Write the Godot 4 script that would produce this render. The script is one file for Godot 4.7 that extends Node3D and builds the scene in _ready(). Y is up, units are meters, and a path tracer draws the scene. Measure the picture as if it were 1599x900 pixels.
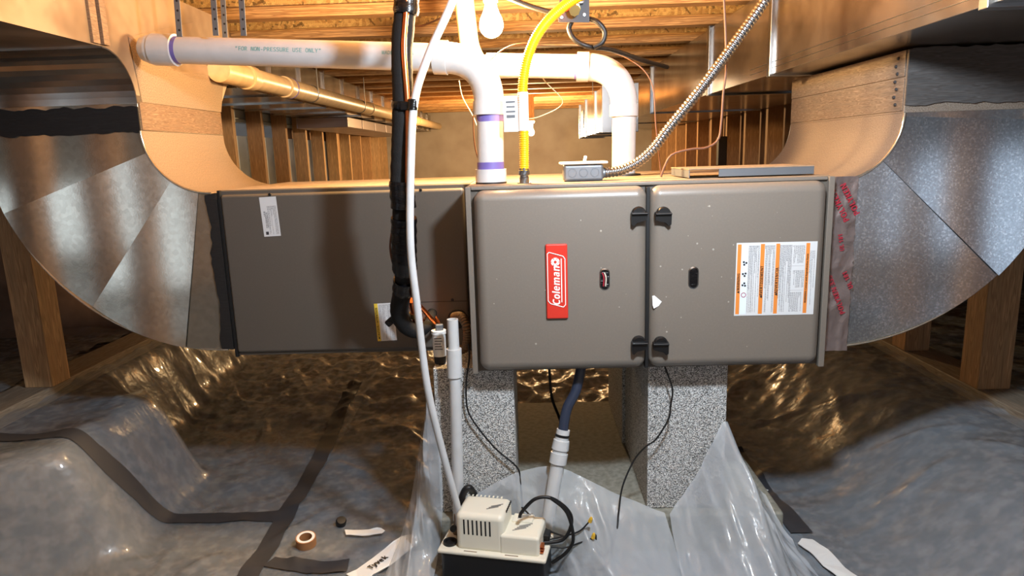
extends Node3D
# A crawl space with a furnace lying on its side on two concrete blocks.
# x runs right along the furnace front, y up, z towards the viewer; the furnace front is z = 0.

var M := {}
var taken := {}
var fn := FastNoiseLite.new()
var fn2 := FastNoiseLite.new()
var fn3 := FastNoiseLite.new()
var rng := RandomNumberGenerator.new()

func _ready() -> void:
	rng.seed = 7
	set_view_and_light()
	make_materials()
	build_structure()
	build_ground()
	build_ducts()
	build_furnace()
	build_coil()
	build_supports()
	build_pipes()
	build_line_set()
	build_pump()
	build_top_fittings()
	build_lamps()
	build_wires()
	build_litter()

# ------------------------------------------------------------------ view and light
const BULB := Vector3(0.065, 1.238, -0.2)
const BULB_FAR := Vector3(0.198, 1.10, -4.5)
const WORK := Vector3(0.42, 1.27, 0.70)
const BULB_COLOR := Color(1.0, 0.82, 0.58)
const WORK_COLOR := Color(0.90, 0.95, 1.0)
const BULB_ENERGY := 2.1
const BULB_FAR_ENERGY := 4.0
const WORK_ENERGY := 1.75

func set_view_and_light() -> void:
	var cam := Camera3D.new()
	cam.name = "camera"
	add_child(cam)
	cam.position = Vector3(0.14, 0.9265, 1.5718)
	cam.basis = Basis.from_euler(Vector3(-0.1955, 0.02485, -0.0309))
	cam.fov = 2.0 * rad_to_deg(atan(450.0 / 1060.22))
	cam.near = 0.03
	cam.current = true
	var e := Environment.new()
	e.background_mode = Environment.BG_COLOR
	e.background_color = Color(0.82, 0.88, 0.95)
	e.background_energy_multiplier = 1.6
	e.tonemap_mode = Environment.TONE_MAPPER_LINEAR
	e.tonemap_exposure = 1.0
	e.sdfgi_enabled = true
	e.ssao_enabled = true
	e.ssil_enabled = true
	var w := WorldEnvironment.new()
	w.name = "world_environment"
	w.environment = e
	add_child(w)

# ------------------------------------------------------------------ a mesh under construction
class Shape:
	var gen := SurfaceTool.new()      # faces whose normals are worked out from smooth groups
	var own := SurfaceTool.new()      # faces that bring their normals
	var n_gen := 0
	var n_own := 0
	func _init() -> void:
		gen.begin(Mesh.PRIMITIVE_TRIANGLES)
		own.begin(Mesh.PRIMITIVE_TRIANGLES)
	func set_smooth_group(g: int) -> void:
		gen.set_smooth_group(g)
	func set_uv(uv: Vector2) -> void:
		gen.set_uv(uv)
	func add_vertex(v: Vector3) -> void:
		gen.add_vertex(v)
		n_gen += 1
	func add_own(v: Vector3, n: Vector3) -> void:
		own.set_normal(n)
		own.add_vertex(v)
		n_own += 1
	func done() -> ArrayMesh:
		if n_gen:
			gen.generate_normals()
		if n_own == 0:
			return gen.commit()
		if n_gen:
			own.append_from(gen.commit(), 0, Transform3D())
		return own.commit()

# ------------------------------------------------------------------ naming helpers
func numbered(called: String) -> String:
	if not taken.has(called):
		taken[called] = 0
		return called
	taken[called] += 1
	return "%s_%03d" % [called, taken[called]]

func tag(o: Node3D, label: String, category: String, group := "") -> Node3D:
	o.set_meta("label", label)
	o.set_meta("category", category)
	if group != "":
		o.set_meta("group", group)
	return o

func thing(called: String, label: String, category: String, at := Vector3.ZERO, group := "") -> Node3D:
	var o := Node3D.new()
	o.name = numbered(called)
	add_child(o)
	o.position = at
	return tag(o, label, category, group)

func place(parent: Node3D, called: String, mesh: Mesh, mat: Material) -> MeshInstance3D:
	var o := MeshInstance3D.new()
	o.name = numbered(called) if parent == self else called
	o.mesh = mesh
	o.material_override = mat
	o.cast_shadow = GeometryInstance3D.SHADOW_CASTING_SETTING_ON
	parent.add_child(o, true)
	return o

func put(parent: Node3D, called: String, st: Shape, mat: Material) -> MeshInstance3D:
	return place(parent, called, st.done(), mat)

func struct(called: String, st: Shape, mat: Material) -> MeshInstance3D:
	var o := put(self, called, st, mat)
	o.set_meta("kind", "structure")
	return o

# ------------------------------------------------------------------ shape helpers
func S() -> Shape:
	return Shape.new()

func tri(st: Shape, a: Vector3, b: Vector3, c: Vector3) -> void:
	st.add_vertex(a); st.add_vertex(b); st.add_vertex(c)

func quad(st: Shape, a: Vector3, b: Vector3, c: Vector3, d: Vector3) -> void:
	tri(st, a, b, c); tri(st, a, c, d)

# a bevelled box between two corners
func box(st: Shape, lo: Vector3, hi: Vector3, bev := 0.0015) -> void:
	rbox(st, Transform3D(Basis(), (lo + hi) / 2.0), (hi - lo), bev, 1)

func tbox(st: Shape, t: Transform3D, size: Vector3, bev := 0.0015) -> void:
	rbox(st, t, size, bev, 1)

# a box with rounded edges: k segments on each eighth of the round
func rbox(st: Shape, t: Transform3D, size: Vector3, r: float, k := 4) -> void:
	var h := size / 2.0
	r = minf(r, minf(h.x, minf(h.y, h.z)) * 0.98)
	var inner := h - Vector3.ONE * r
	var ds := []
	for i in k + 1:
		ds.append([-1.0, tan(-PI / 4.0 + PI / 4.0 * i / k)])
	for i in k + 1:
		ds.append([1.0, tan(PI / 4.0 * i / k)])
	for f in 6:
		var ax := f / 2
		var sg := 1.0 if f % 2 == 0 else -1.0
		var u := (ax + 1) % 3
		var v := (ax + 2) % 3
		var grid := []
		var dirs := []
		for a in ds:
			var row := PackedVector3Array()
			var drow := PackedVector3Array()
			for b in ds:
				var dir := Vector3.ZERO
				dir[ax] = sg; dir[u] = a[1]; dir[v] = b[1]
				dir = dir.normalized()
				var p := Vector3.ZERO
				p[ax] = sg * inner[ax]; p[u] = a[0] * inner[u]; p[v] = b[0] * inner[v]
				row.append(t * (p + dir * r))
				drow.append((t.basis * dir).normalized())
			grid.append(row)
			dirs.append(drow)
		for i in ds.size() - 1:
			for j in ds.size() - 1:
				var order := [[i, j], [i, j + 1], [i + 1, j + 1], [i, j], [i + 1, j + 1], [i + 1, j]]
				if sg < 0:
					order = [[i, j], [i + 1, j], [i + 1, j + 1], [i, j], [i + 1, j + 1], [i, j + 1]]
				for q in order:
					st.add_own(grid[q[0]][q[1]], dirs[q[0]][q[1]])

func smooth(pts: Array, n := 8) -> PackedVector3Array:
	var out := PackedVector3Array()
	for i in pts.size() - 1:
		var p0: Vector3 = pts[maxi(i - 1, 0)]
		var p1: Vector3 = pts[i]
		var p2: Vector3 = pts[i + 1]
		var p3: Vector3 = pts[mini(i + 2, pts.size() - 1)]
		for s in n:
			out.append(p1.cubic_interpolate(p2, p0, p3, float(s) / n))
	out.append(pts[-1])
	return out

func resample(pts: PackedVector3Array, step: float) -> PackedVector3Array:
	var out := PackedVector3Array([pts[0]])
	var left := step
	for i in pts.size() - 1:
		var a := pts[i]
		var b := pts[i + 1]
		var l := a.distance_to(b)
		var at := 0.0
		while l - at >= left:
			at += left
			out.append(a.lerp(b, at / l))
			left = step
		left -= l - at
	out.append(pts[-1])
	return out

# a swept tube; radii: one number, or one for each point
func tube(st: Shape, pts: PackedVector3Array, radii, sides := 12, caps := true) -> void:
	var rings := []
	var t := (pts[1] - pts[0]).normalized()
	var nrm := t.cross(Vector3.UP if absf(t.y) < 0.9 else Vector3.RIGHT).normalized()
	for i in pts.size():
		var t2: Vector3
		if i == 0:
			t2 = pts[1] - pts[0]
		elif i == pts.size() - 1:
			t2 = pts[i] - pts[i - 1]
		else:
			t2 = pts[i + 1] - pts[i - 1]
		t2 = t2.normalized()
		nrm = (nrm - t2 * nrm.dot(t2)).normalized()
		var bi := t2.cross(nrm)
		var r: float = radii if radii is float else radii[i]
		var ring := PackedVector3Array()
		for s in sides:
			var a := TAU * s / sides
			ring.append(pts[i] + (nrm * cos(a) + bi * sin(a)) * r)
		rings.append(ring)
	st.set_smooth_group(2)
	for i in pts.size() - 1:
		for s in sides:
			var s2 := (s + 1) % sides
			quad(st, rings[i][s], rings[i][s2], rings[i + 1][s2], rings[i + 1][s])
	if caps:
		st.set_smooth_group(-1)
		for s in sides:
			var s2 := (s + 1) % sides
			tri(st, pts[0], rings[0][s2], rings[0][s])
			tri(st, pts[-1], rings[-1][s], rings[-1][s2])

func rod(st: Shape, a: Vector3, b: Vector3, r: float, sides := 20) -> void:
	tube(st, PackedVector3Array([a, b]), r, sides)

# a turned shape along an axis: profile of Vector2(distance along, radius)
func lathe(st: Shape, base: Vector3, axis: Vector3, prof: Array, sides := 24) -> void:
	axis = axis.normalized()
	var n := axis.cross(Vector3.UP if absf(axis.y) < 0.9 else Vector3.RIGHT).normalized()
	var b := axis.cross(n)
	var rings := []
	for p in prof:
		var ring := PackedVector3Array()
		for s in sides:
			var a := TAU * s / sides
			ring.append(base + axis * p.x + (n * cos(a) + b * sin(a)) * p.y)
		rings.append(ring)
	for i in prof.size() - 1:
		st.set_smooth_group(10 + i)
		for s in sides:
			var s2 := (s + 1) % sides
			quad(st, rings[i][s], rings[i][s2], rings[i + 1][s2], rings[i + 1][s])

# a polygon in the xy plane drawn out along z
func prism(st: Shape, poly: PackedVector2Array, z0: float, z1: float, t := Transform3D()) -> void:
	var idx := Geometry2D.triangulate_polygon(poly)
	var cw := Geometry2D.is_polygon_clockwise(poly)
	st.set_smooth_group(-1)
	for i in range(0, idx.size(), 3):
		var a := poly[idx[i]]
		var b := poly[idx[i + 1]]
		var c := poly[idx[i + 2]]
		if (b - a).cross(c - a) > 0:
			var q := b
			b = c
			c = q
		tri(st, t * Vector3(a.x, a.y, z1), t * Vector3(b.x, b.y, z1), t * Vector3(c.x, c.y, z1))
		tri(st, t * Vector3(a.x, a.y, z0), t * Vector3(c.x, c.y, z0), t * Vector3(b.x, b.y, z0))
	for i in poly.size():
		var a := poly[i]
		var b := poly[(i + 1) % poly.size()]
		if cw:
			quad(st, t * Vector3(a.x, a.y, z1), t * Vector3(a.x, a.y, z0), t * Vector3(b.x, b.y, z0), t * Vector3(b.x, b.y, z1))
		else:
			quad(st, t * Vector3(a.x, a.y, z0), t * Vector3(a.x, a.y, z1), t * Vector3(b.x, b.y, z1), t * Vector3(b.x, b.y, z0))

func arc(c: Vector2, r: float, a0: float, a1: float, n: int, mirror := 1.0) -> PackedVector2Array:
	var out := PackedVector2Array()   # angle 0 points down, 90 degrees to the side
	for i in n + 1:
		var a := lerpf(a0, a1, float(i) / n)
		out.append(c + Vector2(mirror * sin(a), -cos(a)) * r)
	return out

func band(c: Vector2, r0: float, r1: float, a0: float, a1: float, n: int, mirror := 1.0) -> PackedVector2Array:
	var p := arc(c, r0, a0, a1, n, mirror)
	var q := arc(c, r1, a0, a1, n, mirror)
	q.reverse()
	p.append_array(q)
	return p

func rounded_rect(w: float, h: float, r: float, n := 5) -> PackedVector2Array:
	var out := PackedVector2Array()
	for q in 4:
		var c := Vector2((w / 2 - r) * (1 if q == 0 or q == 3 else -1), (h / 2 - r) * (1 if q < 2 else -1))
		for i in n + 1:
			var a := PI / 2 * (q + float(i) / n)
			out.append(c + Vector2(cos(a), sin(a)) * r)
	return out

func write(parent: Node3D, called: String, text: String, height: float, mat: Material, t: Transform3D, depth := 0.0006, font_name := "Droid Sans", bold := true, italic := false) -> MeshInstance3D:
	var f := SystemFont.new()
	f.font_names = PackedStringArray([font_name])
	f.font_weight = 700 if bold else 400
	f.font_italic = italic
	var tm := TextMesh.new()
	tm.text = text
	tm.font = f
	tm.font_size = 48
	tm.pixel_size = height / 36.0
	tm.depth = depth
	tm.curve_step = 2.0
	var o := place(parent, called, tm, mat)
	o.transform = t
	return o

# ------------------------------------------------------------------ materials
func noise_tex(seed_: int, freq: float, ramp: Array, size := 512, kind := FastNoiseLite.TYPE_SIMPLEX_SMOOTH, oct := 4, ridged := false, cell := false) -> ImageTexture:
	var n := FastNoiseLite.new()
	n.seed = seed_
	n.noise_type = kind
	n.frequency = freq
	n.fractal_type = FastNoiseLite.FRACTAL_RIDGED if ridged else FastNoiseLite.FRACTAL_FBM
	n.fractal_octaves = oct
	if cell:
		n.fractal_type = FastNoiseLite.FRACTAL_NONE
		n.cellular_return_type = FastNoiseLite.RETURN_CELL_VALUE
	var im := n.get_seamless_image(size, size, false, false, 0.12, true)
	if ramp.is_empty():
		return ImageTexture.create_from_image(im)
	var g := Gradient.new()
	g.offsets = PackedFloat32Array()
	var offs := PackedFloat32Array()
	var cols := PackedColorArray()
	for r in ramp:
		offs.append(r[0]); cols.append(r[1])
	g.offsets = offs
	g.colors = cols
	var lut := []
	for i in 256:
		lut.append(g.sample(i / 255.0))
	var src := im.get_data()
	var step := src.size() / (size * size)
	var out := PackedByteArray()
	out.resize(size * size * 3)
	for i in size * size:
		var c: Color = lut[src[i * step]]
		out[i * 3] = c.r8; out[i * 3 + 1] = c.g8; out[i * 3 + 2] = c.b8
	return ImageTexture.create_from_image(Image.create_from_data(size, size, false, Image.FORMAT_RGB8, out))

func mat(called: String, c: Color, rough := 0.5, metal := 0.0) -> StandardMaterial3D:
	var m := StandardMaterial3D.new()
	m.resource_name = called
	m.albedo_color = c
	m.roughness = rough
	m.metallic = metal
	M[called] = m
	return m

func tex(m: StandardMaterial3D, t: Texture2D, scale: Vector3, world := false) -> StandardMaterial3D:
	m.albedo_texture = t
	m.uv1_triplanar = true
	m.uv1_world_triplanar = world
	m.uv1_scale = scale
	return m

func relief(m: StandardMaterial3D, t: Texture2D, cm: float) -> StandardMaterial3D:
	m.heightmap_enabled = true
	m.heightmap_texture = t
	m.heightmap_scale = cm
	return m

func osb_texture() -> ImageTexture:
	var n := 512
	var im := Image.create(n, n, false, Image.FORMAT_RGB8)
	im.fill(Color(0.76, 0.60, 0.40))
	var r := RandomNumberGenerator.new()
	r.seed = 3
	for i in 2600:
		var l := r.randf_range(14, 46)
		var w := r.randf_range(4, 12)
		var a := r.randf() * PI
		var c := Color(0.90, 0.77, 0.53).lerp(Color(0.70, 0.54, 0.33), r.randf())
		if r.randf() < 0.08:
			c = c.darkened(0.35)
		var cx := r.randf() * n
		var cy := r.randf() * n
		var ca := cos(a)
		var sa := sin(a)
		for u in int(l):
			var grain := 1.0 - 0.06 * ((u / 3) % 2)
			for v in int(w):
				var x := int(cx + u * ca - v * sa + n) % n
				var y := int(cy + u * sa + v * ca + n) % n
				im.set_pixel(x, y, c * grain)
	return ImageTexture.create_from_image(im)

func make_materials() -> void:
	fn.seed = 5
	fn.frequency = 1.0
	fn2.seed = 11
	fn2.frequency = 1.0
	fn2.fractal_type = FastNoiseLite.FRACTAL_RIDGED
	fn2.fractal_octaves = 3
	fn3.seed = 17
	fn3.frequency = 1.0
	fn3.fractal_type = FastNoiseLite.FRACTAL_RIDGED
	fn3.fractal_octaves = 2
	var grain := noise_tex(21, 0.012, [[0.0, Color(0.62, 0.60, 0.58)], [0.35, Color(0.80, 0.78, 0.75)], [0.45, Color(0.66, 0.62, 0.58)], [0.55, Color(0.88, 0.86, 0.83)], [0.68, Color(0.70, 0.66, 0.62)], [1.0, Color(0.95, 0.93, 0.9)]], 512)
	var fine := noise_tex(31, 0.09, [], 512)
	var speck := noise_tex(33, 0.30, [], 512, FastNoiseLite.TYPE_VALUE, 2)
	# wood, grain along the local axis named
	tex(mat("wood_y", Color(0.82, 0.65, 0.47), 0.75), grain, Vector3(9, 0.45, 9))
	tex(mat("wood_y_pale", Color(0.92, 0.76, 0.57), 0.75), grain, Vector3(8, 0.40, 8))
	tex(mat("wood_z", Color(0.56, 0.42, 0.30), 0.75), grain, Vector3(9, 9, 0.45))
	tex(mat("sill_paint", Color(0.72, 0.68, 0.62), 0.7), grain, Vector3(9, 9, 0.45))
	tex(mat("flange", Color(0.86, 0.71, 0.50), 0.7), noise_tex(22, 0.02, [[0.0, Color(0.45, 0.36, 0.3)], [0.4, Color(0.8, 0.74, 0.66)], [0.5, Color(0.6, 0.52, 0.45)], [0.6, Color(0.95, 0.9, 0.84)], [1.0, Color(0.72, 0.62, 0.54)]], 512), Vector3(0.35, 14, 14), true)
	tex(mat("osb", Color(1, 1, 1), 0.7), osb_texture(), Vector3(1.6, 1.6, 1.6), true)
	tex(mat("back_wall", Color(0.70, 0.66, 0.62), 0.8), noise_tex(24, 0.01, [[0.0, Color(0.88, 0.86, 0.84)], [0.5, Color(0.95, 0.94, 0.93)], [1.0, Color(1, 1, 1)]]), Vector3(0.5, 0.5, 0.5), true)
	tex(mat("sheathing", Color(0.84, 0.90, 0.95), 0.6), noise_tex(25, 0.008, [[0.0, Color(0.8, 0.8, 0.8)], [1.0, Color(1, 1, 1)]]), Vector3(0.8, 0.8, 0.8), true)
	tex(mat("sheathing_tan", Color(0.56, 0.44, 0.35), 0.8), noise_tex(26, 0.01, [[0.0, Color(0.7, 0.68, 0.66)], [1.0, Color(1, 1, 1)]]), Vector3(0.8, 0.8, 0.8), true)
	# metal
	var spangle := noise_tex(41, 0.055, [[0.0, Color(0.93, 0.93, 0.93)], [1.0, Color(1, 1, 1)]], 512, FastNoiseLite.TYPE_CELLULAR, 1, false, true)
	var g := tex(mat("galvanized", Color(0.86, 0.83, 0.76), 0.13, 0.88), spangle, Vector3(3.2, 3.2, 3.2), true)
	relief(g, fine, 0.0025)
	g = tex(mat("galvanized_spangled", Color(0.78, 0.80, 0.82), 0.15, 0.88), noise_tex(42, 0.11, [[0.0, Color(0.80, 0.81, 0.82)], [0.8, Color(0.90, 0.91, 0.92)], [0.93, Color(1, 1, 1)], [1.0, Color(1, 1, 1)]], 512, FastNoiseLite.TYPE_CELLULAR, 1, false, true), Vector3(5.5, 5.5, 5.5), true)
	relief(g, fine, 0.0025)
	g = tex(mat("trunk_metal", Color(0.74, 0.71, 0.67), 0.20, 0.92), noise_tex(43, 0.006, [[0.0, Color(0.62, 0.60, 0.58)], [0.45, Color(0.82, 0.81, 0.8)], [0.6, Color(0.9, 0.9, 0.9)], [1.0, Color(1, 1, 1)]]), Vector3(1.2, 1.2, 1.2), true)
	relief(g, fine, 0.003)
	g = tex(mat("dusty_metal", Color(0.65, 0.57, 0.48), 0.62, 0.2), noise_tex(44, 0.10, [[0.0, Color(0.72, 0.69, 0.66)], [0.45, Color(0.86, 0.84, 0.82)], [0.55, Color(0.94, 0.93, 0.92)], [1.0, Color(1, 1, 1)]], 512, FastNoiseLite.TYPE_SIMPLEX_SMOOTH, 6), Vector3(5, 5, 5), true)
	relief(g, fine, 0.03)
	g = tex(mat("trunk_bulb_tint", Color(0.82, 0.73, 0.62), 0.34, 0.6), M.trunk_metal.albedo_texture, Vector3(1.2, 1.2, 1.2), true)  # trunk metal retinted, with the bulb's warm light put into its colour
	g = tex(mat("dusty_white_lit", Color(0.55, 0.50, 0.45), 0.7, 0.15), M.dusty_metal.albedo_texture, Vector3(5, 5, 5), true)  # the throat dust again, its tone greyed to stand for white lamplight
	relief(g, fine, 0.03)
	g = tex(mat("mastic_grey", Color(0.58, 0.53, 0.48), 0.8), grain, Vector3(3, 14, 1.2), true)
	relief(g, grain, 0.06)
	g = tex(mat("mastic_tan", Color(0.66, 0.56, 0.46), 0.8), grain, Vector3(3, 14, 1.2), true)
	relief(g, grain, 0.06)
	g = tex(mat("mastic_dark", Color(0.17, 0.17, 0.18), 0.55), grain, Vector3(0.9, 14, 1.2), true)
	relief(g, grain, 0.06)
	g = tex(mat("mastic_slate", Color(0.40, 0.40, 0.41), 0.5), grain, Vector3(0.9, 14, 1.2), true)
	relief(g, grain, 0.06)
	mat("steel", Color(0.56, 0.57, 0.58), 0.30, 1.0)
	mat("zinc_box", Color(0.43, 0.455, 0.48), 0.45, 0.5)
	mat("foil", Color(0.58, 0.53, 0.52), 0.36, 0.75)
	relief(M.foil, noise_tex(45, 0.02, [], 512, FastNoiseLite.TYPE_SIMPLEX_SMOOTH, 3, true), 0.03)
	M.foil.uv1_triplanar = true
	M.foil.uv1_scale = Vector3(9, 9, 9)
	mat("copper", Color(0.86, 0.50, 0.30), 0.32, 1.0)
	mat("brass", Color(0.85, 0.72, 0.45), 0.3, 1.0)
	mat("bracket", Color(0.20, 0.205, 0.22), 0.6, 0.2)
	# the furnace's paint
	var specks := noise_tex(51, 0.16, [[0.0, Color(0.94, 0.94, 0.94)], [0.78, Color(0.97, 0.97, 0.97)], [0.86, Color(1, 1, 1)], [1.0, Color(1, 1, 1)]], 512)
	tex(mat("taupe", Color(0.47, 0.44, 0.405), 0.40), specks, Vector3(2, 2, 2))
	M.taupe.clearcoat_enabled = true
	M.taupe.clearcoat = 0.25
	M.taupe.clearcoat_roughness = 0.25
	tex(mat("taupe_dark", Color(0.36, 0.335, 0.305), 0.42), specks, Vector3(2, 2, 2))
	tex(mat("dusty_top", Color(0.62, 0.54, 0.45), 0.85), noise_tex(52, 0.02, [[0.0, Color(0.8, 0.78, 0.75)], [1.0, Color(1, 1, 1)]]), Vector3(3, 3, 3))
	mat("faint_print", Color(0.52, 0.51, 0.49), 0.6)
	mat("scuff", Color(0.62, 0.60, 0.56), 0.6)
	mat("black_gap", Color(0.05, 0.05, 0.055), 0.6)
	mat("black_plastic", Color(0.055, 0.055, 0.06), 0.4)
	mat("black_rubber", Color(0.045, 0.045, 0.05), 0.5)
	tex(mat("foam", Color(0.085, 0.085, 0.095), 0.85), fine, Vector3(6, 6, 6))
	relief(M.foam, fine, 0.05)
	mat("black_tape", Color(0.035, 0.035, 0.045), 0.22)
	relief(M.black_tape, grain, 0.12)
	M.black_tape.uv1_triplanar = true
	M.black_tape.uv1_scale = Vector3(2, 16, 2)
	mat("red_badge", Color(0.78, 0.20, 0.15), 0.35)
	mat("red_print", Color(0.62, 0.13, 0.20), 0.5)
	mat("red_knob", Color(0.75, 0.10, 0.14), 0.4)
	mat("white_print", Color(0.95, 0.94, 0.92), 0.5)
	mat("black_print", Color(0.10, 0.08, 0.08), 0.6)
	mat("teal_print", Color(0.36, 0.62, 0.62), 0.6)
	mat("paper", Color(0.90, 0.91, 0.91), 0.55)
	mat("orange_print", Color(0.86, 0.52, 0.22), 0.55)
	mat("yellow_print", Color(0.88, 0.76, 0.26), 0.55)
	# plastics
	tex(mat("pvc", Color(0.80, 0.81, 0.82), 0.33), noise_tex(61, 0.01, [[0.0, Color(0.93, 0.93, 0.92)], [1.0, Color(1, 1, 1)]]), Vector3(3, 3, 3), true)
	tex(mat("pvc_aged", Color(0.92, 0.80, 0.62), 0.35), noise_tex(61, 0.01, [[0.0, Color(0.85, 0.84, 0.82)], [1.0, Color(1, 1, 1)]]), Vector3(3, 3, 3), true)
	mat("primer", Color(0.42, 0.38, 0.66), 0.5)
	mat("pump_white", Color(0.90, 0.88, 0.81), 0.38)
	mat("yellow_coat", Color(0.93, 0.70, 0.08), 0.36)
	mat("blue_black", Color(0.17, 0.20, 0.27), 0.35)
	mat("wire_brown", Color(0.40, 0.27, 0.20), 0.5)
	mat("wire_white", Color(0.80, 0.76, 0.70), 0.5)
	mat("wire_nut", Color(0.85, 0.68, 0.20), 0.4)
	mat("brown_paper", Color(0.66, 0.46, 0.29), 0.7)
	mat("hose_brown", Color(0.45, 0.36, 0.26), 0.5)
	# masonry and earth
	g = tex(mat("concrete_block", Color(1, 1, 1), 0.92), noise_tex(71, 0.35, [[0.0, Color(0.18, 0.18, 0.18)], [0.36, Color(0.38, 0.38, 0.375)], [0.5, Color(0.74, 0.74, 0.73)], [0.64, Color(0.90, 0.90, 0.89)], [1.0, Color(0.96, 0.96, 0.95)]], 512, FastNoiseLite.TYPE_VALUE, 2), Vector3(4.2, 4.2, 4.2))
	relief(g, speck, 0.25)
	g = tex(mat("pad_concrete", Color(0.60, 0.60, 0.56), 0.85), noise_tex(72, 0.03, [[0.0, Color(0.75, 0.75, 0.74)], [1.0, Color(1, 1, 1)]]), Vector3(3, 3, 3), true)
	relief(g, fine, 0.05)
	g = tex(mat("soil", Color(1, 1, 1), 0.95), noise_tex(73, 0.035, [[0.0, Color(0.07, 0.06, 0.055)], [0.38, Color(0.19, 0.165, 0.15)], [0.5, Color(0.30, 0.27, 0.25)], [0.62, Color(0.44, 0.41, 0.385)], [1.0, Color(0.58, 0.55, 0.52)]], 1024, FastNoiseLite.TYPE_SIMPLEX_SMOOTH, 5), Vector3(0.55, 0.55, 0.55), true)
	relief(g, fine, 0.3)
	# clear sheeting: a grey film that lets the ground show through
	var crease := noise_tex(81, 0.008, [], 1024, FastNoiseLite.TYPE_SIMPLEX_SMOOTH, 5, true)
	var p := mat("film", Color(0.66, 0.70, 0.74, 0.40), 0.30)
	p.transparency = BaseMaterial3D.TRANSPARENCY_ALPHA
	p.clearcoat_enabled = true
	p.clearcoat = 1.0
	p.clearcoat_roughness = 0.04
	p.uv1_triplanar = true
	p.uv1_world_triplanar = true
	p.uv1_scale = Vector3(0.9, 0.9, 0.9)
	relief(p, crease, 0.35)
	p = mat("film_milky", Color(0.82, 0.85, 0.88, 0.44), 0.28)
	p.transparency = BaseMaterial3D.TRANSPARENCY_ALPHA
	p.clearcoat_enabled = true
	p.clearcoat = 1.0
	p.clearcoat_roughness = 0.08
	p.uv1_triplanar = true
	p.uv1_world_triplanar = true
	p.uv1_scale = Vector3(2.2, 2.2, 2.2)
	relief(p, crease, 0.25)
	mat("seam_tape", Color(0.21, 0.215, 0.235), 0.6)

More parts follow.
